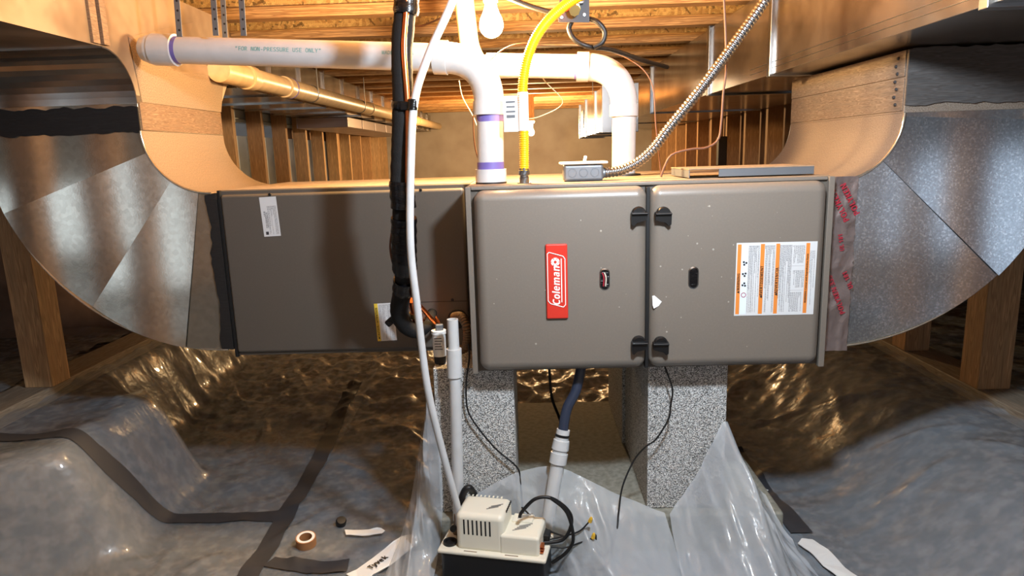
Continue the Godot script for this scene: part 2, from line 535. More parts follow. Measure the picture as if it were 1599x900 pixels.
# ------------------------------------------------------------------ the room
const JOIST_Y := 1.40
func build_structure() -> void:
	var st := S()
	box(st, Vector3(-4.2, 1.66, -6.75), Vector3(4.4, 1.70, 3.2))
	struct("ceiling", st, M.osb)
	st = S()
	box(st, Vector3(-4.2, -0.4, -6.75), Vector3(4.4, 1.7, -6.6))
	struct("wall_back", st, M.back_wall)
	st = S()
	box(st, Vector3(-1.7, -0.4, 2.45), Vector3(1.8, 1.7, 2.6))
	var wf := struct("wall_front", st, M.sheathing)
	# two open access hatches let daylight in behind the viewer, one in each outer bay
	for q in [[-4.2, -3.5, -0.4, 1.7], [-3.5, -1.7, -0.4, 0.28], [-3.5, -1.7, 1.05, 1.7], [3.6, 4.4, -0.4, 1.7], [1.8, 3.6, -0.4, 0.28], [1.8, 3.6, 1.05, 1.7]]:
		st = S()
		box(st, Vector3(q[0], q[2], 2.45), Vector3(q[1], q[3], 2.6))
		put(wf, "wall_section", st, M.sheathing)
	for i in 8:
		st = S()
		var x := -1.40 + i * 0.406
		box(st, Vector3(x - 0.06, 0.1, 2.35), Vector3(x + 0.06, 1.4, 2.445))
		put(wf, "stud", st, M.wood_y)
	# right: an outer wall beyond the open studs
	st = S()
	box(st, Vector3(4.2, -0.4, -6.75), Vector3(4.35, 1.7, 3.15))
	struct("wall_right_outer", st, M.sheathing_tan)
	st = S()
	box(st, Vector3(-4.2, -0.4, -1.3), Vector3(-4.05, 1.7, 3.15))
	struct("wall_left_outer", st, M.sheathing)
	st = S()
	box(st, Vector3(-4.2, -0.4, -1.45), Vector3(-1.52, 1.7, -1.35))
	struct("wall_left_return", st, M.sheathing_tan)
	# left: sheathing behind studs, with a vent strip below the plates
	st = S()
	box(st, Vector3(-1.56, -0.4, -6.75), Vector3(-1.51, 1.075, -1.35))
	var wl := struct("wall_left", st, M.sheathing)
	st = S()
	box(st, Vector3(-1.56, 1.15, -6.75), Vector3(-1.51, 1.7, -1.35))
	put(wl, "upper_panel", st, M.sheathing)
	st = S()
	box(st, Vector3(-1.56, 1.076, -6.75), Vector3(-1.515, 1.149, -3.2))
	put(wl, "vent_filler", st, M.sheathing_tan)
	for k in 4:
		st = S()
		box(st, Vector3(-1.508, 1.17 + 0.05 * k, -6.58), Vector3(-1.498, 1.173 + 0.05 * k, -1.36), 0.0004)
		put(wl, "panel_rib", st, M.zinc_box)
	st = S()
	box(st, Vector3(-1.50, 1.31, -6.58), Vector3(-1.41, 1.398, -1.2))
	put(wl, "top_plate", st, M.wood_z)
	var wm := ["wood_y_pale", "wood_y_pale", "wood_y", "wood_y_pale"]
	for k in 12:
		st = S()
		var z := -1.72 - 0.406 * k
		box(st, Vector3(-0.045, -0.55, -0.019), Vector3(0.045, 0.55, 0.019), 0.002)
		var o := put(wl, "stud", st, M[wm[(k * 3 + k / 3) % 4]])
		o.position = Vector3(-1.455, 0.76, z)
		if k == 6:
			st = S()
			box(st, Vector3(-0.045, -0.55, -0.019), Vector3(0.045, 0.55, 0.019), 0.002)
			put(wl, "stud", st, M.wood_y).position = Vector3(-1.455, 0.76, z - 0.04)
	# right: studs and tan sheathing from z = -1.5 back
	st = S()
	box(st, Vector3(1.66, -0.4, -6.75), Vector3(1.71, 1.7, -1.9))
	var wr := struct("wall_right", st, M.sheathing_tan)
	for k in 6:
		for side in 2:
			st = S()
			box(st, Vector3(-0.045, -0.55, -0.045), Vector3(0.045, 0.55, 0.045), 0.002)
			put([wl, wr][side], "stud", st, M.wood_y).position = Vector3([-1.455, 1.60][side], 0.76, 0.26 + 0.406 * k)
	st = S()
	box(st, Vector3(1.55, 1.31, -6.58), Vector3(1.64, 1.398, -0.2))
	put(wr, "top_plate", st, M.wood_z)
	for k in 12:
		st = S()
		var z := -1.72 - 0.406 * k
		box(st, Vector3(-0.045, -0.56, -0.019), Vector3(0.045, 0.56, 0.019), 0.002)
		var o := put(wr, "stud", st, M[["wood_y", "wood_y", "wood_y", "wood_y"][(k * 2 + 1 + k / 2) % 4]])
		o.position = Vector3(1.60, 0.75, z)
	# sills
	for s in [[-1.475, 0.235, "trim_1"], [1.58, 0.165, "trim_2"]]:
		st = S()
		box(st, Vector3(s[0] - 0.06, s[1] - 0.05, -6.58), Vector3(s[0] + 0.07, s[1], 1.2), 0.003)
		struct(s[2], st, M.sill_paint)
	# floor joists, running across
	var k := 0
	var z := 1.18
	while z > -6.5:
		var j := thing("floor_joist", "wooden I-joist with strand-board web and laminated flanges under the subfloor", "joist", Vector3(0, JOIST_Y, z), "I-joists under the subfloor")
		st = S()
		box(st, Vector3(-4.0, 0, -0.032), Vector3(4.15, 0.038, 0.032), 0.002)
		put(j, "bottom_flange", st, M.flange)
		st = S()
		box(st, Vector3(-4.0, 0.038, -0.005), Vector3(4.15, 0.222, 0.005), 0.0005)
		put(j, "web", st, M.osb)
		st = S()
		box(st, Vector3(-4.0, 0.222, -0.032), Vector3(4.15, 0.259, 0.032), 0.002)
		put(j, "top_flange", st, M.flange)
		z -= 0.41
		k += 1

# ------------------------------------------------------------------ ground
func ground(x: float, z: float) -> float:
	var back := 1.0 - smoothstep(-0.75, -0.45, z)
	var xc := lerpf(-1.10, -1.40, back)
	xc = lerpf(xc, -1.34, smoothstep(-0.06, 0.16, z))
	var l := (1.0 - smoothstep(xc, xc + 0.20, x))
	var r := smoothstep(0.92, 1.40, x)
	var base := lerpf(-0.10, -0.05, 1.0 - smoothstep(-1.6, -0.7, z))
	var rough := 0.010 * fn.get_noise_2d(x * 3.0, z * 3.0)
	var y := lerpf(base, 0.195, l)
	y = lerpf(y, 0.135, r)
	return y + rough * (1.0 - 0.7 * smoothstep(1.25, 1.45, absf(x - 0.06)))

var folds := []
func film_height(x: float, z: float) -> float:
	var w := 0.010 * fn3.get_noise_2d(x * 1.3 + 40.0 + 0.5 * z, z * 1.9) + 0.004 * fn3.get_noise_2d(x * 4.0 - 2.0 * z + 9.0, z * 2.4 + 3.0)
	var crumple := maxf(1.0 - smoothstep(-1.3, -0.6, z), 0.5 * smoothstep(1.0, 1.5, absf(x)) * (1.0 - smoothstep(-0.6, -0.1, z)))
	w += crumple * (0.020 * fn3.get_noise_2d(x * 5.0 + z, z * 4.0) + 0.010 * fn2.get_noise_2d(x * 9.0, z * 7.0))
	w = maxf(w, -0.012)
	var p := Vector2(x, z)
	for f in folds:                      # straight creases left in the film
		var d: Vector2 = p - f[0]
		var along := d.dot(f[1])
		if along < 0.0 or along > f[2]:
			continue
		var off := absf(d.dot(Vector2(-f[1].y, f[1].x)))
		if off < f[3]:
			var u: float = along / f[2]
			w += f[4] * (1.0 - off / f[3]) * 4.0 * u * (1.0 - u)
	return ground(x, z) + 0.014 + w

func field(x0: float, x1: float, z0: float, z1: float, step: float, mode: int, hole := false) -> Shape:
	var st := S()
	st.set_smooth_group(1)
	var nx := int(ceil((x1 - x0) / step))
	var nz := int(ceil((z1 - z0) / step))
	var rows := []
	for i in nx + 1:
		var row := PackedVector3Array()
		for j in nz + 1:
			var x := lerpf(x0, x1, float(i) / nx)
			var z := lerpf(z0, z1, float(j) / nz)
			var y := ground(x, z) - 0.014 if mode == 0 else film_height(x, z) + 0.004 * (mode - 1)
			row.append(Vector3(x, y, z))
		rows.append(row)
	for i in nx:
		for j in nz:
			if hole and rows[i][j].x > -0.15 and rows[i][j].x < 0.76 and rows[i][j].z > -0.79 and rows[i][j].z < -0.015:
				continue
			quad(st, rows[i][j], rows[i + 1][j], rows[i + 1][j + 1], rows[i][j + 1])
	return st

# a hanging or gathered sheet between two edges, with folds running from one to the other
func drape(top: Array, bottom: Array, folds: float, amp: float, sag: Vector3, nu := 60, nv := 30) -> Shape:
	var a := resample_n(smooth(top, 10), nu)
	var b := resample_n(smooth(bottom, 10), nu)
	var st := S()
	st.set_smooth_group(1)
	var rows := []
	for i in nu + 1:
		var row := PackedVector3Array()
		for j in nv + 1:
			var v := float(j) / nv
			var p := a[i].lerp(b[i], v) + sag * (4.0 * v * (1.0 - v))
			var w := fn2.get_noise_2d(float(i) / nu * folds, v * 0.8 + folds) * amp * (0.35 + 0.65 * sin(PI * v))
			p += Vector3(0.2, 0.6, 0.8) * w
			row.append(p)
		rows.append(row)
	for i in nu:
		for j in nv:
			quad(st, rows[i][j], rows[i + 1][j], rows[i + 1][j + 1], rows[i][j + 1])
	return st

func resample_n(pts: PackedVector3Array, n: int) -> PackedVector3Array:
	var total := 0.0
	for i in pts.size() - 1:
		total += pts[i].distance_to(pts[i + 1])
	var r := resample(pts, total / n * 0.99999)
	while r.size() < n + 1:
		r.append(pts[-1])
	r.resize(n + 1)
	return r

func strip(pts: Array, width: float, lift: float) -> Shape:
	var p := resample(smooth(pts, 10), 0.012)
	var st := S()
	st.set_smooth_group(1)
	var prev := []
	for i in p.size():
		var d := (p[mini(i + 1, p.size() - 1)] - p[maxi(i - 1, 0)])
		var side := Vector3(-d.z, 0, d.x).normalized()
		var row := []
		for s in 5:
			var q := p[i] + side * width * (s / 4.0 - 0.5) * (1.0 + 0.06 * fn.get_noise_1d(i * 0.6 + s * 50))
			row.append(Vector3(q.x, film_height(q.x, q.z) + lift, q.z))
		if i > 0:
			for s in 4:
				quad(st, prev[s], prev[s + 1], row[s + 1], row[s])
		prev = row
	return st

func build_ground() -> void:
	var rf := RandomNumberGenerator.new()
	rf.seed = 23
	for i in 150:
		var a := rf.randf() * PI
		folds.append([Vector2(rf.randf_range(-1.5, 1.6), rf.randf_range(-2.2, 0.35)), Vector2(cos(a), sin(a)), rf.randf_range(0.08, 0.42), rf.randf_range(0.014, 0.026), rf.randf_range(0.006, 0.014)])
	var st := field(-4.1, 4.3, -6.7, 3.1, 0.04, 0)
	struct("floor", st, M.soil)
	tag(put(self, "ground_sheet", field(-0.6, 0.84, -2.4, 0.62, 0.0125, 1, true), M.film), "clear polyethylene sheet on the ground around the two concrete blocks", "plastic sheet")
	tag(put(self, "ground_sheet", field(-1.41, -0.56, -2.4, 0.62, 0.0125, 1), M.film), "clear polyethylene sheet over the earth bank beside the double wooden post", "plastic sheet")
	tag(put(self, "ground_sheet", field(0.80, 1.50, -2.4, 0.62, 0.0125, 1), M.film), "clear polyethylene sheet rising over the slope below the foil-taped duct elbow", "plastic sheet")
	tag(put(self, "ground_sheet", field(-4.0, -1.58, -1.3, 2.9, 0.04, 2), M.film), "clear polyethylene sheet beyond the wooden posts on the supply duct's side", "plastic sheet")
	tag(put(self, "ground_sheet", field(1.62, 4.2, -6.58, 2.9, 0.035, 2), M.film), "clear polyethylene sheet beyond the posts on the return duct's side", "plastic sheet")
	tag(put(self, "ground_sheet", field(-1.5, 1.62, -6.58, -2.36, 0.03, 2), M.film), "clear polyethylene sheet far behind the furnace below the tan back wall", "plastic sheet")
	# pad under the blocks
	st = S()
	box(st, Vector3(-0.17, -0.13, -0.82), Vector3(0.77, 0.018, -0.008), 0.008)
	tag(put(self, "concrete_pad", st, M.pad_concrete), "grey concrete footing slab under the two concrete blocks", "slab")
	# gathered flaps around the blocks
	tag(put(self, "sheet_flap", drape([Vector3(-0.05, 0.05, -0.02), Vector3(0.086, 0.127, -0.025), Vector3(0.2, 0.142, -0.03), Vector3(0.329, 0.081, -0.02), Vector3(0.465, 0.024, -0.006)], [Vector3(-0.10, -0.086, 0.034), Vector3(0.02, -0.088, 0.035), Vector3(0.16, -0.088, 0.045), Vector3(0.33, -0.086, 0.28), Vector3(0.50, -0.082, 0.30)], 2.6, 0.03, Vector3(0, -0.006, 0)), M.film_milky), "milky plastic flap lapped over the footing slab between the two blocks", "plastic sheet")
	tag(put(self, "sheet_flap", drape([Vector3(0.478, 0.022, -0.004), Vector3(0.546, 0.106, -0.028), Vector3(0.620, 0.258, -0.030), Vector3(0.652, 0.155, -0.035), Vector3(0.73, 0.05, -0.04)], [Vector3(0.46, -0.086, 0.34), Vector3(0.56, -0.088, 0.36), Vector3(0.68, -0.088, 0.36), Vector3(0.76, -0.082, 0.28), Vector3(0.82, -0.078, 0.14)], 2.8, 0.03, Vector3(0, -0.03, 0.02)), M.film_milky), "milky plastic flap pulled up against the corner of the bare block", "plastic sheet")
	tag(put(self, "sheet_flap", drape([Vector3(-0.118, 0.345, -0.05), Vector3(-0.155, 0.18, -0.05), Vector3(-0.175, 0.075, -0.04), Vector3(-0.205, -0.03, 0.0), Vector3(-0.235, -0.085, 0.10)], [Vector3(-0.100, 0.31, -0.034), Vector3(-0.095, 0.17, -0.032), Vector3(-0.095, 0.05, -0.025), Vector3(-0.105, -0.06, 0.035), Vector3(-0.115, -0.085, 0.30)], 2.2, 0.025, Vector3(-0.01, 0, 0.03)), M.film_milky), "milky plastic bunched up along the block beside the standpipe", "plastic sheet")
	# tape over the seams
	tag(put(self, "seam_tape", strip([Vector3(-0.56, 0, 0.35), Vector3(-0.57, 0, 0.067), Vector3(-0.576, 0, -0.17), Vector3(-0.588, 0, -0.58), Vector3(-0.622, 0, -0.92), Vector3(-0.63, 0, -1.28)], 0.055, 0.004), M.seam_tape), "dark grey seam tape running straight back past the tape roll", "tape")
	tag(put(self, "seam_tape", strip([Vector3(-1.40, 0, -0.14), Vector3(-1.25, 0, -0.135), Vector3(-1.11, 0, -0.125), Vector3(-1.04, 0, -0.13), Vector3(-0.97, 0, -0.18), Vector3(-0.85, 0, -0.21), Vector3(-0.60, 0, -0.205)], 0.05, 0.004), M.seam_tape), "dark grey seam tape bending down over the earth bank", "tape")
	tag(put(self, "seam_tape", strip([Vector3(0.82, 0, -0.8), Vector3(0.818, 0, -0.6), Vector3(0.822, 0, -0.311), Vector3(0.840, 0, -0.065)], 0.06, 0.005), M.seam_tape), "dark grey seam tape ending at the torn white paper", "tape")
	tag(put(self, "seam_tape", strip([Vector3(-0.54, 0, 0.02), Vector3(-0.42, 0, 0.05), Vector3(-0.33, 0, 0.045)], 0.05, 0.005), M.seam_tape), "short dark grey tape piece crossing below the tape roll", "tape")

# ------------------------------------------------------------------ ducts
# a square elbow: front cheek in wedges, throat, heel, back cheek, lips along the edges
func elbow(t: Node3D, c: Vector2, r0: float, r1: float, zf: float, zb: float, mir: float, cuts: Array, cheek: Material, inside: Material) -> void:
	for i in cuts.size() - 1:
		var a0 := deg_to_rad(cuts[i])
		var a1 := deg_to_rad(cuts[i + 1])
		var st := S()
		st.set_smooth_group(-1)
		var na := maxi(2, int((a1 - a0) / 0.06))
		var rows := []
		for j in na + 1:
			var u := float(j) / na
			var a := lerpf(a0, a1, u)
			var row := []
			for k in 2:
				var r := lerpf(r0, r1, k)
				var lift := 0.009 * (u if i % 2 == 0 else 1.0 - u) * (1.0 if i % 3 != 1 else 1.6)
				row.append(Vector3(c.x + mir * sin(a) * r, c.y - cos(a) * r, zf + lift * (0.3 + 0.7 * k)))
			rows.append(row)
		st.set_smooth_group(1)
		for j in na:
			quad(st, rows[j][0], rows[j][1], rows[j + 1][1], rows[j + 1][0])
		put(t, "cheek_panel", st, cheek)
	var b := S()
	prism(b, band(c, r0, r0 + 0.0015, 0, PI / 2, 28, mir), zb, zf)
	put(t, "throat", b, inside)
	b = S()
	prism(b, band(c, r1 - 0.0015, r1, 0, PI / 2, 36, mir), zb, zf)
	put(t, "heel", b, cheek)
	b = S()
	prism(b, band(c, r0, r1, 0, PI / 2, 28, mir), zb - 0.002, zb)
	put(t, "back_cheek", b, cheek)
	for r in [r0, r1]:
		b = S()
		var path := PackedVector3Array()
		for q in arc(c, r, 0, PI / 2, 32, mir):
			path.append(Vector3(q.x, q.y, zf + 0.003))
		tube(b, path, 0.0032, 8)
		put(t, "edge_seam", b, M.galvanized)

func ragged_band(x0: float, x1: float, y0: float, y1: float, z: float, amp: float, seed_: float) -> Shape:
	var top := PackedVector2Array()
	var n := 36
	var poly := PackedVector2Array()
	for i in n + 1:
		var x := lerpf(x0, x1, float(i) / n)
		poly.append(Vector2(x, y0 + amp * fn.get_noise_2d(x * 18, seed_)))
	for i in n + 1:
		var x := lerpf(x1, x0, float(i) / n)
		top.append(Vector2(x, y1 + amp * fn.get_noise_2d(x * 18, seed_ + 9)))
	poly.append_array(top)
	var st := S()
	prism(st, poly, z - 0.002, z + 0.0025)
	return st

func build_ducts() -> void:
	# ---- supply side elbow
	var t := thing("duct_elbow", "sheet-metal duct elbow curving up from the coil cabinet's end, with black mastic band", "duct")
	var c := Vector2(-0.675, 1.012)
	elbow(t, c, 0.162, 0.582, -0.185, -0.665, -1.0, [0.0, 11.0, 38.0, 70.0, 90.0], M.galvanized, M.dusty_metal)
	var st := S()
	box(st, Vector3(-1.257, 1.012, -0.665), Vector3(-0.837, 1.10, -0.186))
	put(t, "collar", st, M.galvanized)
	put(t, "mastic_band", ragged_band(-1.258, -0.836, 1.008, 1.072, -0.183, 0.008, 1.0), M.mastic_dark)
	st = S()
	box(st, Vector3(-0.838, 1.014, -0.66), Vector3(-0.8335, 1.083, -0.19), 0.001)
	put(t, "tan_mastic", st, M.mastic_tan)
	# end mastic next to the coil cabinet
	st = S()
	var poly := PackedVector2Array()
	for i in 31:
		var y := lerpf(0.432, 0.845, i / 30.0)
		poly.append(Vector2(-0.688 - 0.006 * fn.get_noise_1d(y * 120) - 0.004 * sin(y * 31.0), y))
	poly.append(Vector2(-0.660, 0.849))
	poly.append(Vector2(-0.660, 0.43))
	prism(st, poly, -0.2, -0.1795)
	put(t, "end_mastic", st, M.mastic_dark)
	# ---- riser: from the collar it turns forward into the trunk overhead
	t = thing("trunk_duct", "sheet-metal trunk duct tinted as if warm-lit above the coil side's elbow, turning forward overhead", "duct")
	# side outline in (z, y), drawn out along x
	var side := PackedVector2Array()
	side.append(Vector2(-0.665, 1.095))
	side.append(Vector2(-0.185, 1.095))
	for i in 11:
		var a := PI / 2 * i / 10.0
		side.append(Vector2(-0.065 - 0.12 * cos(a), 1.08 + 0.12 * sin(a)))
	side.append(Vector2(1.3, 1.20))
	side.append(Vector2(1.3, 1.385))
	side.append(Vector2(-0.80, 1.385))
	side.append(Vector2(-0.80, 1.24))
	st = S()
	var turn := Transform3D(Basis(Vector3(0, 0, -1), Vector3(0, 1, 0), Vector3(1, 0, 0)), Vector3.ZERO)
	# local x -> -z is mirrored so that polygon x is world z
	var mirrored := PackedVector2Array()
	for q in side:
		mirrored.append(Vector2(-q.x, q.y))
	prism(st, mirrored, -1.40, -0.838, turn)
	put(t, "body", st, M.trunk_bulb_tint)
	st = S()
	var curve := PackedVector2Array()
	for i in 13:
		var a := PI / 2 * i / 12.0
		curve.append(Vector2(0.065 + 0.12 * cos(a), 1.08 + 0.12 * sin(a)))
	for i in 13:
		var a := PI / 2 * (12 - i) / 12.0
		curve.append(Vector2(0.065 + 0.1165 * cos(a), 1.08 + 0.1165 * sin(a)))
	prism(st, curve, -1.40, -0.835, turn)
	put(t, "curved_underside", st, M.trunk_metal)
	for zz in [[-0.085, -0.062, 0.012], [-0.056, -0.030, 0.007], [0.35, 0.385, 0.01]]:
		st = S()
		box(st, Vector3(-0.84, 1.203, zz[0]), Vector3(-0.838 + zz[2], 1.384, zz[1]), 0.001)
		put(t, "joint_cleat", st, M.mastic_tan)
	# folded transition panels on the side that faces the furnace
	for fpan in [[Vector3(-0.837, 1.24, -0.185), Vector3(-0.837, 1.085, -0.21), Vector3(-0.825, 1.18, -0.38), 0], [Vector3(-0.825, 1.18, -0.38), Vector3(-0.837, 1.085, -0.21), Vector3(-0.832, 1.085, -0.66), 1], [Vector3(-0.825, 1.18, -0.38), Vector3(-0.832, 1.085, -0.66), Vector3(-0.837, 1.20, -0.72), 2], [Vector3(-0.837, 1.24, -0.185), Vector3(-0.825, 1.18, -0.38), Vector3(-0.837, 1.34, -0.55), 3], [Vector3(-0.825, 1.18, -0.38), Vector3(-0.837, 1.20, -0.72), Vector3(-0.837, 1.34, -0.55), 4]]:
		st = S()
		st.set_smooth_group(-1)
		tri(st, fpan[0], fpan[1], fpan[2])
		tri(st, fpan[0] - Vector3(0.004, 0, 0), fpan[2] - Vector3(0.004, 0, 0), fpan[1] - Vector3(0.004, 0, 0))
		put(t, "transition_panel", st, M.trunk_bulb_tint if fpan[3] > 2 else M.dusty_metal)
	# the trunk that runs on to the back
	t = thing("trunk_duct", "long rectangular trunk duct running back behind the tan drain pipe", "duct")
	st = S()
	box(st, Vector3(-1.38, 1.205, -6.55), Vector3(-0.95, 1.39, -0.82))
	put(t, "body", st, M.trunk_metal)
	for i in 14:
		st = S()
		var z := -1.05 - 0.4 * i
		box(st, Vector3(-1.39, 1.198, z - 0.012), Vector3(-0.938, 1.397, z + 0.012), 0.001)
		put(t, "joint_cleat", st, M.trunk_metal)
	t = thing("insulated_duct", "foil-faced branch duct hanging below the trunk by the studs", "duct")
	for i in 6:
		st = S()
		box(st, Vector3(-1.36, 1.13, -3.4 - 0.42 * i), Vector3(-1.02, 1.196, -3.0 - 0.42 * i), 0.004)
		put(t, "segment", st, M.foil)
	# ---- return side elbow
	t = thing("duct_elbow", "spangled galvanized duct elbow with printed foil tape at the furnace end", "duct")
	c = Vector2(0.85, 0.99)
	elbow(t, c, 0.15, 0.545, -0.03, -0.70, 1.0, [0.0, 46.0, 87.0, 90.0], M.galvanized_spangled, M.dusty_white_lit)
	st = S()
	box(st, Vector3(1.0, 0.99, -0.70), Vector3(1.395, 1.128, -0.031))
	put(t, "collar", st, M.dusty_white_lit)
	put(t, "mastic_band", ragged_band(0.9995, 1.396, 1.008, 1.129, -0.0285, 0.007, 4.0), M.mastic_slate)
	st = S()
	box(st, Vector3(0.9965, 1.07, -0.695), Vector3(0.9995, 1.127, -0.035), 0.0008)
	put(t, "collar_flange", st, M.mastic_grey)
	st = S()
	box(st, Vector3(0.9975, 0.995, -0.695), Vector3(0.9998, 1.066, -0.035), 0.0008)
	put(t, "collar_flange", st, M.mastic_grey)
	for i in 7:
		st = S()
		lathe(st, Vector3(0.9955, 1.01 + 0.017 * i, -0.062 - 0.008 * (i % 2)), Vector3(-1, 0, 0), [Vector2(0, 0.004), Vector2(0.003, 0.003), Vector2(0.003, 0.0)], 8)
		put(t, "screw", st, M.bracket)
	# foil tape on the cheek beside the furnace
	st = S()
	var prev := []
	st.set_smooth_group(1)
	for i in 61:
		var y := lerpf(0.436, 0.852, i / 60.0)
		var row := []
		for k in 13:
			var x := lerpf(0.851, 0.903 + 0.003 * fn.get_noise_1d(y * 60), k / 12.0)
			row.append(Vector3(x, y, -0.0215 + 0.004 * fn2.get_noise_2d(x * 16 + 3, y * 9)))
		if i > 0:
			for k in 12:
				quad(st, prev[k], row[k], row[k + 1], prev[k + 1])
		prev = row
	var ft := put(t, "foil_tape", st, M.foil)
	var r := Basis(Vector3(0, 0, 1), deg_to_rad(-62))
	write(ft, "print", "POLYKEN", 0.014, M.red_print, Transform3D(Basis(Vector3(0, 0, 1), deg_to_rad(118)), Vector3(0.886, 0.80, -0.017)))
	write(ft, "print", "POLYKEN", 0.014, M.red_print, Transform3D(Basis(Vector3(0, 0, 1), deg_to_rad(118)), Vector3(0.863, 0.785, -0.017)))
	write(ft, "print", "POLYKEN 339", 0.012, M.red_print, Transform3D(Basis(Vector3(0, 0, 1), deg_to_rad(112)), Vector3(0.868, 0.575, -0.017)))
	write(ft, "print", "UL 181", 0.011, M.red_print, Transform3D(Basis(Vector3(0, 0, 1), deg_to_rad(115)), Vector3(0.893, 0.61, -0.017)))
	write(ft, "print", "UL 181", 0.010, M.red_print, Transform3D(Basis(Vector3(0, 0, 1), deg_to_rad(100)), Vector3(0.872, 0.70, -0.017)))
	# ---- return trunk
	t = thing("trunk_duct", "shiny rectangular trunk duct over the return elbow, with upright seams", "duct")
	st = S()
	box(st, Vector3(0.878, 1.134, -5.6), Vector3(1.5, 1.385, 1.25))
	put(t, "body", st, M.trunk_metal)
	for z in [-0.55, -1.24, -2.5, -4.0, 0.42]:
		st = S()
		box(st, Vector3(0.868, 1.127, z - 0.012), Vector3(1.505, 1.392, z + 0.012), 0.002)
		put(t, "joint_cleat", st, M.steel)
	for y in [1.152, 1.168]:
		st = S()
		box(st, Vector3(0.8765, y, -0.74), Vector3(0.8785, y + 0.0012, 0.40), 0.0003)
		put(t, "score_line", st, M.steel)
	# a smaller trunk alongside, further back
	t = thing("branch_duct", "smaller galvanized duct with a capped end behind the white bend of pipe", "duct")
	st = S()
	box(st, Vector3(0.545, 1.025, -3.5), Vector3(0.715, 1.25, -2.0))
	put(t, "body", st, M.trunk_metal)
	for z in [-3.5, -3.0, -2.4, -2.01]:
		st = S()
		box(st, Vector3(0.537, 1.017, z - 0.012), Vector3(0.722, 1.258, z + 0.012), 0.002)
		put(t, "joint_cleat", st, M.steel)
	st = S()
	for z in [-2.51, -3.33]:
		var hg := S()
		box(hg, Vector3(0.62, 1.25, z - 0.012), Vector3(0.623, JOIST_Y, z + 0.012), 0.0005)
		put(t, "hanger", hg, M.zinc_box)
	box(st, Vector3(0.538, 1.08, -3.32), Vector3(0.5455, 1.20, -3.16), 0.003)
	put(t, "access_plate", st, M.steel)
	st = S()
	box(st, Vector3(1.494, 0.80, -3.36), Vector3(1.5545, 1.0, -3.31), 0.004)
	tag(put(self, "outlet_box", st, M.black_plastic), "tall black electrical box on the studs under the return trunk", "box")

# ------------------------------------------------------------------ furnace
func label_texture(w: int, h: int, seed_: int, cols: Array, boxes: Array) -> ImageTexture:
	# rows of print too small to read, running up the sheet
	var im := Image.create(w, h, false, Image.FORMAT_RGB8)
	im.fill(Color(0.80, 0.815, 0.82))
	var r := RandomNumberGenerator.new()
	r.seed = seed_
	for c in cols:
		var x: int = c[0]
		while x < c[1]:
			var y: int = c[2]
			while y < c[3]:
				var l := r.randi_range(4, 14)
				im.fill_rect(Rect2i(x, y, c[4], mini(l, c[3] - y)), Color(0.22, 0.23, 0.26))
				y += l + r.randi_range(2, 4)
				if r.randf() < 0.03:
					break
			x += c[4] + c[5]
	for b in boxes:
		im.fill_rect(b[0], b[1])
	return ImageTexture.create_from_image(im)

func sheet_label(parent: Node3D, called: String, at: Vector3, w: float, h: float, texture: Texture2D, turn := 0.0) -> MeshInstance3D:
	var st := S()
	st.set_smooth_group(-1)
	var q := [[Vector3(-w / 2, -h / 2, 0), Vector2(0, 1)], [Vector3(-w / 2, h / 2, 0), Vector2(0, 0)], [Vector3(w / 2, h / 2, 0), Vector2(1, 0)], [Vector3(w / 2, -h / 2, 0), Vector2(1, 1)]]
	for i in [0, 1, 2, 0, 2, 3]:
		st.set_uv(q[i][1])
		st.add_vertex(q[i][0])
	var m := StandardMaterial3D.new()
	m.resource_name = called
	m.albedo_texture = texture
	m.roughness = 0.5
	var o := put(parent, called, st, m)
	o.position = at
	o.rotation.z = turn
	return o

func latch_knob(parent: Node3D, at: Vector3, mir: float) -> void:
	var st := S()
	lathe(st, at, Vector3(0, 0, 1), [Vector2(0, 0.0165), Vector2(0.008, 0.0165), Vector2(0.012, 0.014), Vector2(0.012, 0.0)], 20)
	var k := put(parent, "latch_knob", st, M.black_plastic)
	st = S()
	prism(st, PackedVector2Array([Vector2(mir * -0.0175, 0.002), Vector2(mir * 0.019, 0.004), Vector2(mir * 0.0180, -0.013), Vector2(mir * 0.008, -0.0165), Vector2(mir * -0.004, -0.019), Vector2(mir * -0.012, -0.027), Vector2(mir * -0.0170, -0.023)]), 0.0, 0.014, Transform3D(Basis(), at))
	tbox(st, Transform3D(Basis(Vector3(1, 0, 0), 0.2), at + Vector3(mir * 0.001, 0.002, 0.012)), Vector3(0.037, 0.004, 0.016), 0.0015)
	put(k, "wing", st, M.black_plastic)

func sight_glass(parent: Node3D, at: Vector3, wires: bool) -> void:
	var ring := rounded_rect(0.024, 0.052, 0.0118, 8)
	var hole := rounded_rect(0.019, 0.046, 0.0093, 8)
	var st := S()
	for i in ring.size():
		var j := (i + 1) % ring.size()
		st.set_smooth_group(-1)
		quad(st, at + Vector3(ring[i].x, ring[i].y, 0.0), at + Vector3(hole[i].x, hole[i].y, 0.0025), at + Vector3(hole[j].x, hole[j].y, 0.0025), at + Vector3(ring[j].x, ring[j].y, 0.0))
	var g := put(parent, "sight_glass", st, M.steel)
	st = S()
	prism(st, hole, -0.002, 0.0008, Transform3D(Basis(), at))
	put(g, "pane", st, M.black_tape)
	if wires:
		for w in [[-0.003, M.red_print], [0.002, M.wire_white]]:
			st = S()
			tube(st, smooth([at + Vector3(w[0] - 0.003, 0.016, 0.001), at + Vector3(w[0] + 0.001, 0.004, 0.002), at + Vector3(w[0], -0.016, 0.001)], 6), 0.0016, 8)
			put(g, "lead", st, w[1])

